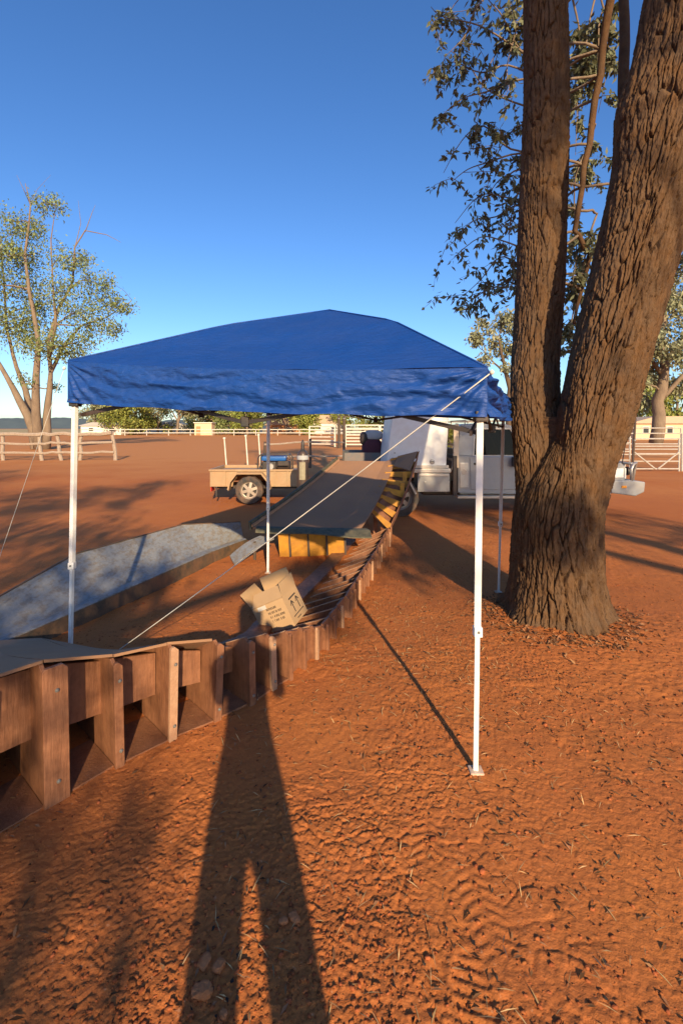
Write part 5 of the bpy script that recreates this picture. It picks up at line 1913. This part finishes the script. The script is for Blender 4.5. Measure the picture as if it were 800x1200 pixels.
def lump(name, m, parent, c, s, seed, rough=0.10):
    import bmesh
    bm = bmesh.new()
    bmesh.ops.create_icosphere(bm, subdivisions=4, radius=1.0)
    for v in bm.verts:
        p = v.co.copy()
        k_ = 1 + rough * (float(fbm(np.array(p.x * 2.2 + seed), np.array(p.y * 2.2 + p.z * 1.7), seed, 3)) - 0.45) * 2
        q = Vector([math.copysign(abs(p[i]) ** 0.72, p[i]) for i in range(3)]) * k_
        v.co = Vector((q.x * s[0], q.y * s[1], q.z * s[2])) + Vector(c) - (root_loc(parent) if parent else Vector())
    me = bpy.data.meshes.new(name)
    bm.to_mesh(me)
    bm.free()
    return link_mesh(name, me, m, parent, smooth=True)


bd = thing('gear_bag', 'maroon bag topped with a grey cloth roll and black cap on the dark trailer', 'bag', (fx + .12, fy + .25, fg + 1.0))
lump('bag_body', 'maroon_cloth', bd, (fx + .10, fy + .28, fg + 1.31), (.23, .2, .27), 3)
lump('cloth_roll', 'grey_cloth', bd, (fx + .13, fy + .26, fg + 1.62), (.22, .16, .12), 5)
lump('cap', 'black_plastic', bd, (fx - .09, fy + .24, fg + 1.55), (.10, .12, .15), 7)
rd = thing('red_toolbox', 'low red crate with upright tube handle beside the maroon bag', 'crate', (fx + .45, fy + .3, fg + 1.0))
MB().cbox((fx + .30, fy + .1, fg + 1.003), (fx + .74, fy + .5, fg + 1.29), 0.02).build('crate_box', 'red_paint', rd)
MB().tube([(fx + .34, fy + .3, fg + 1.28), (fx + .36, fy + .3, fg + 1.62), (fx + .55, fy + .3, fg + 1.70), (fx + .70, fy + .3, fg + 1.62), (fx + .70, fy + .3, fg + 1.28)], 0.02, 8).build('handle', 'red_paint', rd, smooth=True)
lump('black_bundle', 'black_plastic', rd, (fx + .56, fy + .32, fg + 1.42), (.14, .15, .16), 9)


# ------------------------------------------------------------------ fences
def post_rail(name, label, posts, rails, postmat, railmat, pw, rw, cat='fence', round_=True, rough=0.0, ph=None):
    """posts: [(x, y, height, leanx)]; rails: heights between successive posts (fractions of post height)."""
    rt = thing(name, label, cat, (posts[0][0], posts[0][1], G(posts[0][0], posts[0][1])))
    rg_ = random.Random(len(label))
    tops = []
    for x, y, h, ln in posts:
        g = G(x, y)
        tops.append((Vector((x, y, g - 0.1)), Vector((x + ln, y, g + h))))
        pts = [tops[-1][0].lerp(tops[-1][1], t) + Vector((rg_.uniform(-1, 1), 0, 0)) * rough for t in (0, .35, .7, 1)]
        MB().tube(pts, [pw, pw * .98, pw * .93, pw * .9], 8).build('post', postmat, rt, smooth=False)
    for (a0, a1), (b0, b1) in zip(tops, tops[1:]):
        for r_ in rails:
            p = a0.lerp(a1, r_) - Vector((0, pw * 1.1, 0))
            q = b0.lerp(b1, r_) - Vector((0, pw * 1.1, 0))
            d = (q - p)
            pts = [p - d * 0.01, p.lerp(q, .33) + Vector((0, 0, rg_.uniform(-1, 1))) * rough, p.lerp(q, .66) + Vector((0, 0, rg_.uniform(-1, 1))) * rough, q + d * 0.01]
            MB().tube(pts, rw * (1.5 if (r_ > .95 and rough) else 1), 6).build('rail', railmat, rt)
    return rt


def pg(px, py):
    Y = (CAM_H + 0.10) * F_PX / (py - HOR)
    return ((px - 400) / F_PX * Y, Y)


pl = []
for px, py, h, ln in ((-75, 551, 1.35, 0), (0, 538.5, 1.38, 0.0), (50, 545, 1.30, -0.12), (73, 543, 1.35, -0.25), (92, 541, 1.36, -0.08), (136, 539, 1.34, -0.12)):
    x, y = pg(px, py)
    pl.append((x, max(y, 22) if px < 20 else y, h, ln))
pl = [(-21.5, 25.2, 1.36, 0), (-18.2, 25.4, 1.38, 0), (-14.2, 22.3, 1.30, -.1), (-13.9, 23.7, 1.40, -.25), (-13.1, 24.0, 1.36, 0.05), (-12.0, 25.2, 1.42, -.18)]
pl = [(-24.0, 25.0, 1.45, 0), (-18.0, 25.0, 1.45, 0), (-15.9, 24.9, 1.42, -.10), (-14.9, 25.0, 1.45, -.25), (-13.9, 25.0, 1.42, .05), (-12.0, 25.0, 1.52, -.18)]
post_rail('timber_fence', 'weathered timber post and rail fence in front of the multi-stemmed tree at left', pl, (0.97, 0.66, 0.33), 'old_timber', 'old_timber', 0.10, 0.065, rough=0.05)
# far white rails: long double rail fence
po = [(-62 + 5.2 * i, 112.0, 1.5, 0) for i in range(22)]
post_rail('white_rail_fence', 'long white double-rail fence running along the far edge of the arena', po, (0.95, 0.45), 'rail_white', 'rail_white', 0.09, 0.11)
# white pickets near the trailer and low dark fence behind
for px, yb, yt, lab in ((266, 548, 514, 'white leaning steel picket nearest the trailer tail'), (291, 546, 511, 'white steel picket above the generator'), (306, 545, 510, 'white steel picket just left of the back canopy leg')):
    Y = 19.0
    a = W(px, yb, Y)
    b = W(px - 3, yt, Y)
    a.z = G(a.x, a.y) - .05
    p_ = thing('steel_picket', lab, 'post', (a.x, a.y, G(a.x, a.y)), 'white pickets behind the trailer')
    MB().bar(a, b, 0.045, 0.045).build('shaft', 'rail_white', p_)
    MB().cbox((b.x - .045, b.y - .045, b.z - .02), (b.x + .045, b.y + .045, b.z + .05), .01).build('cap', 'rail_white', p_)
post_rail('low_dark_fence', 'low fence with dark posts and grey rails behind the gas cylinder', [(-3.2, 19.6, 1.15, 0), (-1.35, 20.2, 1.25, 0), (0.1, 20.6, 1.2, 0)], (0.9, 0.45), 'dark_post', 'old_timber', 0.06, 0.04, rough=0.02)
# cattle panels in the middle distance


def cattle_panel(label, x0, x1, Y0, Y1, h, n, z0=0.25, brace=False, m='galv_steel', r=0.028, group='portable steel yard panels', name='cattle_panel', cat='yard panel'):
    g = G(x0, Y0)
    rt = thing(name, label, cat, (x0, Y0, g), group)
    for x, y in ((x0, Y0), (x1, Y1)):
        MB().tube([(x, y, G(x, y) - .02), (x, y, g + h)], r * 1.25, 7).build('upright', m, rt)
    for i in range(n):
        z = g + z0 + (h - z0 - .03) * i / (n - 1)
        MB().tube([(x0, Y0, z), (x1, Y1, z)], r, 6).build('rail', m, rt)
    if brace:
        zt = g + z0 + (h - z0) * .55
        xm, ym = (x0 + x1) / 2, (Y0 + Y1) / 2
        MB().tube([(x0 + .02, Y0 - .04, zt), (xm - .05, ym - .04, g + z0)], r, 6).build('brace', m, rt)
        MB().tube([(x1 - .02, Y1 - .04, zt), (xm + .05, ym - .04, g + z0)], r, 6).build('brace', m, rt)
    return rt


cattle_panel('pale steel yard panel right of the two dark posts in the distance', 0.35, 3.4, 42, 42, 2.0, 7, m='rail_white', r=.07)
cattle_panel('pale steel yard panel left of the two dark posts in the distance', -3.0, -0.6, 44, 43, 1.9, 6, m='rail_white', r=.06)
cattle_panel('pale steel yard panel behind the maroon bag in the distance', 3.5, 6.2, 42.5, 43, 2.0, 6, m='rail_white', r=.06)
for x, Y, lab in ((-0.22, 40, 'tall dark timber post left of its twin in the distance'), (0.22, 40, 'tall dark timber post right of its twin in the distance')):
    t_ = thing('yard_post', lab, 'post', (x, Y, G(x, Y)), 'pair of dark yard posts')
    MB().tube([(x, Y, -.3), (x + .01, Y, 1.3), (x, Y, 2.7)], [.13, .12, .11], 8).build('shaft', 'dark_post', t_)
    MB().lathe([(0.14, 2.5), (0.14, 2.56), (0.10, 2.6)], (x, Y, G(x, Y)), 'z', 10).build('wire_band', 'steel_peg', t_)
# right-hand steel fence with braced gate
Yg = 18.6
xa = (741 - 400) / F_PX * Yg
xb = (795 - 400) / F_PX * Yg
cattle_panel('braced steel gate beyond the ute bull bar', xa, xb, Yg, Yg, 1.32, 5, 0.10, True, group=None, name='steel_gate', cat='gate')
cattle_panel('steel rail fence panel right of the braced gate', xb + .12, xb + 3.0, Yg, Yg, 1.5, 5, 0.1)
cattle_panel('steel rail fence panel left of the braced gate', xa - 3.1, xa - .12, Yg + .2, Yg, 1.5, 5, 0.1)
cattle_panel('farther steel yard panel seen through the braced gate', 14.0, 19.5, 27, 27, 1.75, 6, 0.2, r=.035)
cattle_panel('farther steel yard panel behind the ute bonnet', 11.0, 13.9, 27, 27, 1.75, 6, 0.2, r=.035)
gp = thing('gate_post', 'leaning dark steel post at the left side of the braced gate', 'post', (xa - .06, Yg - .1, G(xa, Yg)))
MB().tube([(xa - .10, Yg - .1, -.3), (xa + .04, Yg - .1, 2.0)], [.05, .04], 8).build('shaft', 'dark_post', gp)
MB().lathe([(0.055, 1.2), (0.06, 1.22), (0.055, 1.26)], (xa, Yg - .1, G(xa, Yg)), 'z', 10).build('hinge_band', 'steel_peg', gp)


# ------------------------------------------------------------------ far buildings
def shed(label, x0, x1, Y, hw, hr, wallm, roofm, name='house', wins=(), door=None, depth=7, cat='building'):
    rt = thing(name, label, cat, ((x0 + x1) / 2, Y, -.1))
    MB().box((x0, Y, -.2), (x1, Y + depth, hw)).build('wall', wallm, rt)
    if hr > 0:
        xm = (x0 + x1) / 2
        ov = .4
        MB().prism([(x0 - ov, Y - ov, hw - .08), (x1 + ov, Y - ov, hw - .08), (x1 + ov, Y - ov, hw + .06), (xm + (x1 - x0) * .22, Y - ov, hw + hr), (xm - (x1 - x0) * .22, Y - ov, hw + hr), (x0 - ov, Y - ov, hw + .06)], (0, depth + 2 * ov, 0)).build('roof', roofm, rt)
    else:
        MB().box((x0 - .2, Y - .3, hw + .003), (x1 + .2, Y + depth + .3, hw + .18)).build('roof', roofm, rt)
    for (a, b, z0, z1) in wins:
        w = MB().box((a, Y - .06, z0), (b, Y - .003, z1)).build('window', 'wall_white', rt)
        MB().box((a + .1, Y - .08, z0 + .1), (b - .1, Y - .062, z1 - .1)).build('pane', 'window_dark', w)
    if door:
        d_ = MB().box((door[0], Y - .07, -.05), (door[1], Y - .003, 2.1)).build('door', 'wall_rust', rt)
        MB().box((door[0] + .1, Y - .1, .95), (door[0] + .2, Y - .072, 1.05)).build('handle', 'steel_peg', d_)
    return rt


fxp = lambda px, Y: (px - 400) / F_PX * Y
shed('low white shed near the left end of the far rails', fxp(95, 124), fxp(142, 124), 124, 2.3, 0.9, 'wall_white', 'roof_grey', wins=[(fxp(104, 124), fxp(110, 124), .8, 1.8), (fxp(128, 124), fxp(135, 124), .8, 1.8)])
shed('small cream box shed behind the white rails', fxp(228, 116), fxp(248, 116), 116, 2.9, 0, 'wall_cream', 'wall_white', name='storage_shed', door=(fxp(230, 116), fxp(235, 116)), depth=3)
shed('house with wide tan hipped roof beyond the rails', fxp(312, 140), fxp(360, 140), 140, 2.6, 3.0, 'wall_rust', 'roof_tan', wins=[(fxp(320, 140), fxp(326, 140), .7, 1.9), (fxp(335, 140), fxp(342, 140), .7, 1.9)], door=(fxp(329, 140), fxp(332, 140)))
shed('pale house with grey roof among the trees behind the gas cylinder', fxp(362, 135), fxp(410, 135), 135, 3.2, 2.2, 'wall_white', 'roof_tan', wins=[(fxp(370, 135), fxp(376, 135), .8, 2.0), (fxp(388, 135), fxp(395, 135), .8, 2.0)])
shed('pale garage left of the tan roofed house', fxp(280, 150), fxp(303, 150), 150, 3.0, 1.2, 'wall_white', 'roof_grey', wins=[(fxp(285, 150), fxp(291, 150), .8, 2.0)])
shed('long low shed with grey roof between the far trees', fxp(158, 150), fxp(222, 150), 150, 2.4, 1.2, 'wall_white', 'roof_grey', wins=[(fxp(165, 150), fxp(172, 150), .8, 1.9), (fxp(190, 150), fxp(197, 150), .8, 1.9)])
shed('tan building behind the right-hand yard rails', fxp(742, 70), fxp(830, 70), 70, 2.4, 1.0, 'wall_cream', 'roof_tan', wins=[(fxp(752, 70), fxp(760, 70), .8, 1.9), (fxp(780, 70), fxp(788, 70), .8, 1.9)])

# ------------------------------------------------------------------ ground scatter
rng = np.random.RandomState(21)


def surf(x, y):
    return gz(x, y) + ground_detail(x, y)


def scatter_leaves(name, label, n, m, ln, wd, seed, area, weight=None, flat=0.25):
    r_ = np.random.RandomState(seed)
    yy = area[2] + (area[3] - area[2]) * r_.uniform(size=n) ** 1.5
    xx = r_.uniform(area[0], area[1], n) * (0.55 + 0.2 * yy)
    if weight is not None:
        keep = r_.uniform(size=n) < weight(xx, yy)
        xx, yy = xx[keep], yy[keep]
    zz = surf(xx, yy) + 0.004
    n = len(xx)
    a = r_.uniform(0, 2 * math.pi, n)
    d = np.stack([np.cos(a), np.sin(a), r_.normal(size=n) * flat], -1)
    d /= np.linalg.norm(d, axis=1)[:, None]
    s = np.cross(d, np.stack([r_.normal(size=n) * flat, r_.normal(size=n) * flat, np.ones(n)], -1))
    s /= np.linalg.norm(s, axis=1)[:, None]
    L = ln * r_.uniform(.5, 1.5, n)[:, None]
    Wd_ = wd * r_.uniform(.6, 1.4, n)[:, None]
    c = np.stack([xx, yy, zz], -1)
    up_ = np.array([0, 0, 1.0])
    v = np.stack([c - d * L / 2, c + s * Wd_ / 2 + up_ * .003, c + d * L / 2, c - s * Wd_ / 2 + up_ * .003], 1).reshape(-1, 3)
    o = link_mesh(name, np_mesh(name, v, np.arange(n * 4).reshape(n, 4)), m)
    return tag(o, label, kind='stuff')


ringT = lambda x, y: np.exp(-((np.sqrt((x - TREE_X) ** 2 + (y - TREE_Y) ** 2) - 0.52) / 0.16) ** 2)
scatter_leaves('bark_litter', 'shed bark flakes heaped around the foot of the big gum', 5000, 'litter', 0.045, 0.014, 35, (0.4, 2.0, 3.1, 5.0), ringT, flat=.5)
nearT = lambda x, y: np.exp(-((x - 1.5) ** 2 + (y - 3.6) ** 2) / 1.6) + 0.22
scatter_leaves('leaf_litter', 'dry gum leaves and bark flakes strewn over the red earth', 6000, 'litter', 0.028, 0.008, 31, (-1.5, 2.2, 0.95, 8.5), nearT)
scatter_leaves('dry_straw', 'short dry straw bits on the red earth', 5200, 'straw', 0.055, 0.0032, 32, (-0.6, 1.6, 1.2, 7.5), lambda x, y: 0.16 + np.exp(-((x - .25) ** 2 + (y - 3.6) ** 2) / 1.2))
scatter_leaves('shade_flecks', 'dark flecks standing in for shaded pits in the red earth', 1500, 'pit_shade', 0.015, 0.010, 33, (-0.9, 1.6, 0.98, 3.4), lambda x, y: sstep(.50, .60, fbm(x * 3 + 1, y * 3, 99, 3)) * .9 + .05, flat=.5)  # dark flecks added where the soil only has shaded pits


def pebble_base(seed):
    import bmesh
    bm = bmesh.new()
    bmesh.ops.create_icosphere(bm, subdivisions=1, radius=1.0)
    r_ = random.Random(seed)
    for v in bm.verts:
        v.co *= r_.uniform(.7, 1.15)
    v = np.array([tuple(p.co) for p in bm.verts])
    f = np.array([[q.index for q in p.verts] for p in bm.faces])
    bm.free()
    return v, f


bases = [pebble_base(i) for i in range(6)]
n = 26000
yy = 0.97 + 5.0 * rng.uniform(size=n) ** 1.9
xx = rng.uniform(-1.3, 1.7, n) * (0.35 + 0.42 * yy)
keep = rng.uniform(size=n) < (0.25 + 0.75 * sstep(.36, .58, fbm(xx * 1.6 + 2, yy * 1.6, 61, 3)))
xx, yy = xx[keep], yy[keep]
zz = surf(xx, yy)
sz = 0.0026 + 0.0065 * rng.uniform(size=len(xx)) ** 3.5 + 0.006 * (rng.uniform(size=len(xx)) < 0.015)
vs_, fs_2, b = [], [], 0
for i in range(len(xx)):
    v, f = bases[i % 6]
    a = rng.uniform(0, 6.28)
    ca, sa = math.cos(a), math.sin(a)
    p = v * sz[i] * np.array([1.3, .95, .55])
    q = np.stack([p[:, 0] * ca - p[:, 1] * sa + xx[i], p[:, 0] * sa + p[:, 1] * ca + yy[i], p[:, 2] + zz[i] + sz[i] * .15], -1)
    vs_.append(q)
    fs_2.append(f + b)
    b += len(v)
o = link_mesh('earth_clods', np_mesh('earth_clods', np.concatenate(vs_), np.concatenate(fs_2)), 'stone_red')
tag(o, 'loose red earth crumbs and gravel scattered over the foreground', kind='stuff')

stones = [(237, 1166, .030, 'flat pale stone inside the left leg shadow near the bottom edge'), (257, 1135, .022, 'small rounded pale stone above the flat stone in the left leg shadow'),
          (345, 1080, .021, 'round reddish stone in the right leg shadow'), (332, 1084, .015, 'smaller reddish stone beside the round one in the right leg shadow'),
          (240, 1131, .024, 'longish pale stone left of the small rounded one'), (262, 1192, .014, 'little pale stone at the very bottom of the leg shadow')]
for i, (px, py, s, lab) in enumerate(stones):
    Y = CAM_H * F_PX / (py - HOR)
    x = (px - 400) / F_PX * Y
    z = float(surf(np.array(x), np.array(Y)))
    so = lump('stone', 'stone_pale', None, (0, 0, 0), (s * .95, s * .7, s * .45), 40 + i, .35)
    so.location = (x, Y, z + s * .18)
    so.rotation_euler = (0, 0, i * 1.1)
    tag(so, lab, 'stone', 'pale stones in the photographer shadow')

# ------------------------------------------------------------------ the photographer (only the shadow is in the picture)
px0, py0 = 0.09, -0.30
per = thing('person', 'photographer in dark trousers whose long shadow falls across the dirt', 'person', (px0, py0, 0.0))


def skin_body(name, m, joints, edges, parent, levels=2):
    me = bpy.data.meshes.new(name)
    me.from_pydata([tuple(Vector(j[0])) for j in joints], edges, [])
    o = link_mesh(name, me, m, parent, smooth=True)
    sk_ = o.modifiers.new('skin', 'SKIN')
    sk_.use_smooth_shade = True
    lay = me.skin_vertices[0].data if len(me.skin_vertices) else None
    if lay is None:
        bpy.context.view_layer.objects.active = o
        lay = me.skin_vertices.new().data
    for i, j in enumerate(joints):
        lay[i].radius = j[1]
    lay[0].use_root = True
    sd = o.modifiers.new('sub', 'SUBSURF')
    sd.levels = levels
    sd.render_levels = levels
    return o


J = [((0, 0, 0.98), (.130, .10)), ((0, 0, 1.10), (.115, .09)), ((0, 0.0, 1.30), (.140, .10)), ((0, 0, 1.45), (.12, .09)), ((0, 0.01, 1.53), (.055, .055)), ((0, 0.02, 1.60), (.07, .085)), ((0, .02, 1.72), (.078, .095)), ((0, .015, 1.79), (.05, .06)),
     ((-.092, 0, 0.86), (.078, .09)), ((-.135, 0.01, 0.50), (.074, .08)), ((-.18, -.02, 0.10), (.072, .07)), ((-.20, .10, 0.05), (.045, .045)), ((-.205, .16, 0.04), (.035, .035)),
     ((.092, 0, 0.86), (.078, .09)), ((.14, 0.01, 0.50), (.074, .08)), ((.195, -.02, 0.10), (.072, .07)), ((.20, .10, 0.05), (.045, .045)), ((.205, .16, 0.04), (.035, .035)),
     ((-.17, 0, 1.42), (.055, .055)), ((-.165, .08, 1.18), (.043, .043)), ((-.06, .20, 1.42), (.034, .034)),
     ((.17, 0, 1.42), (.055, .055)), ((.175, .08, 1.18), (.043, .043)), ((.14, .20, 1.42), (.034, .034))]
Eg = [(0, 1), (1, 2), (2, 3), (3, 4), (4, 5), (5, 6), (6, 7), (0, 8), (8, 9), (9, 10), (10, 11), (11, 12), (0, 13), (13, 14), (14, 15), (15, 16), (16, 17), (3, 18), (18, 19), (19, 20), (3, 21), (21, 22), (22, 23)]
skin_body('body', 'denim', J, Eg, per)
for sgn, wx in ((-1, -.06), (1, .14)):
    base_ = Vector((wx, .21, 1.44))
    JH = [(base_, (.030, .022)), (base_ + Vector((0, .025, .05)), (.034, .018)), (base_ + Vector((0, .03, .085)), (.030, .014))]
    EH = [(0, 1), (1, 2)]
    inner = 1 if sgn < 0 else -1
    for f_ in range(4):
        k0 = len(JH)
        o_ = base_ + Vector((inner * 0.006, .03, .045 + f_ * .017))
        JH += [(o_, (.009, .009)), (o_ + Vector((inner * .022, .014, .002)), (.0085, .0085)), (o_ + Vector((inner * .038, .008 - .002 * f_, .002)), (.0075, .0075))]
        EH += [(1, k0), (k0, k0 + 1), (k0 + 1, k0 + 2)]
    k0 = len(JH)
    JH += [(base_ + Vector((inner * .02, .0, .06)), (.011, .011)), (base_ + Vector((inner * .042, .004, .078)), (.009, .009))]
    EH += [(0, k0), (k0, k0 + 1)]
    skin_body('hand', 'skin_tone', JH, EH, per, 2)
ph = thing('mobile_phone', 'black mobile phone held upright in the photographer hands', 'phone', (px0 + .04, py0 + .24, 1.50))
MB().cbox((px0 + .005, py0 + .236, 1.48), (px0 + .08, py0 + .245, 1.63), .004).build('phone_case', 'black_plastic', ph)
MB().box((px0 + .010, py0 + .2345, 1.487), (px0 + .075, py0 + .2355, 1.623)).build('screen', 'window_dark', ph)
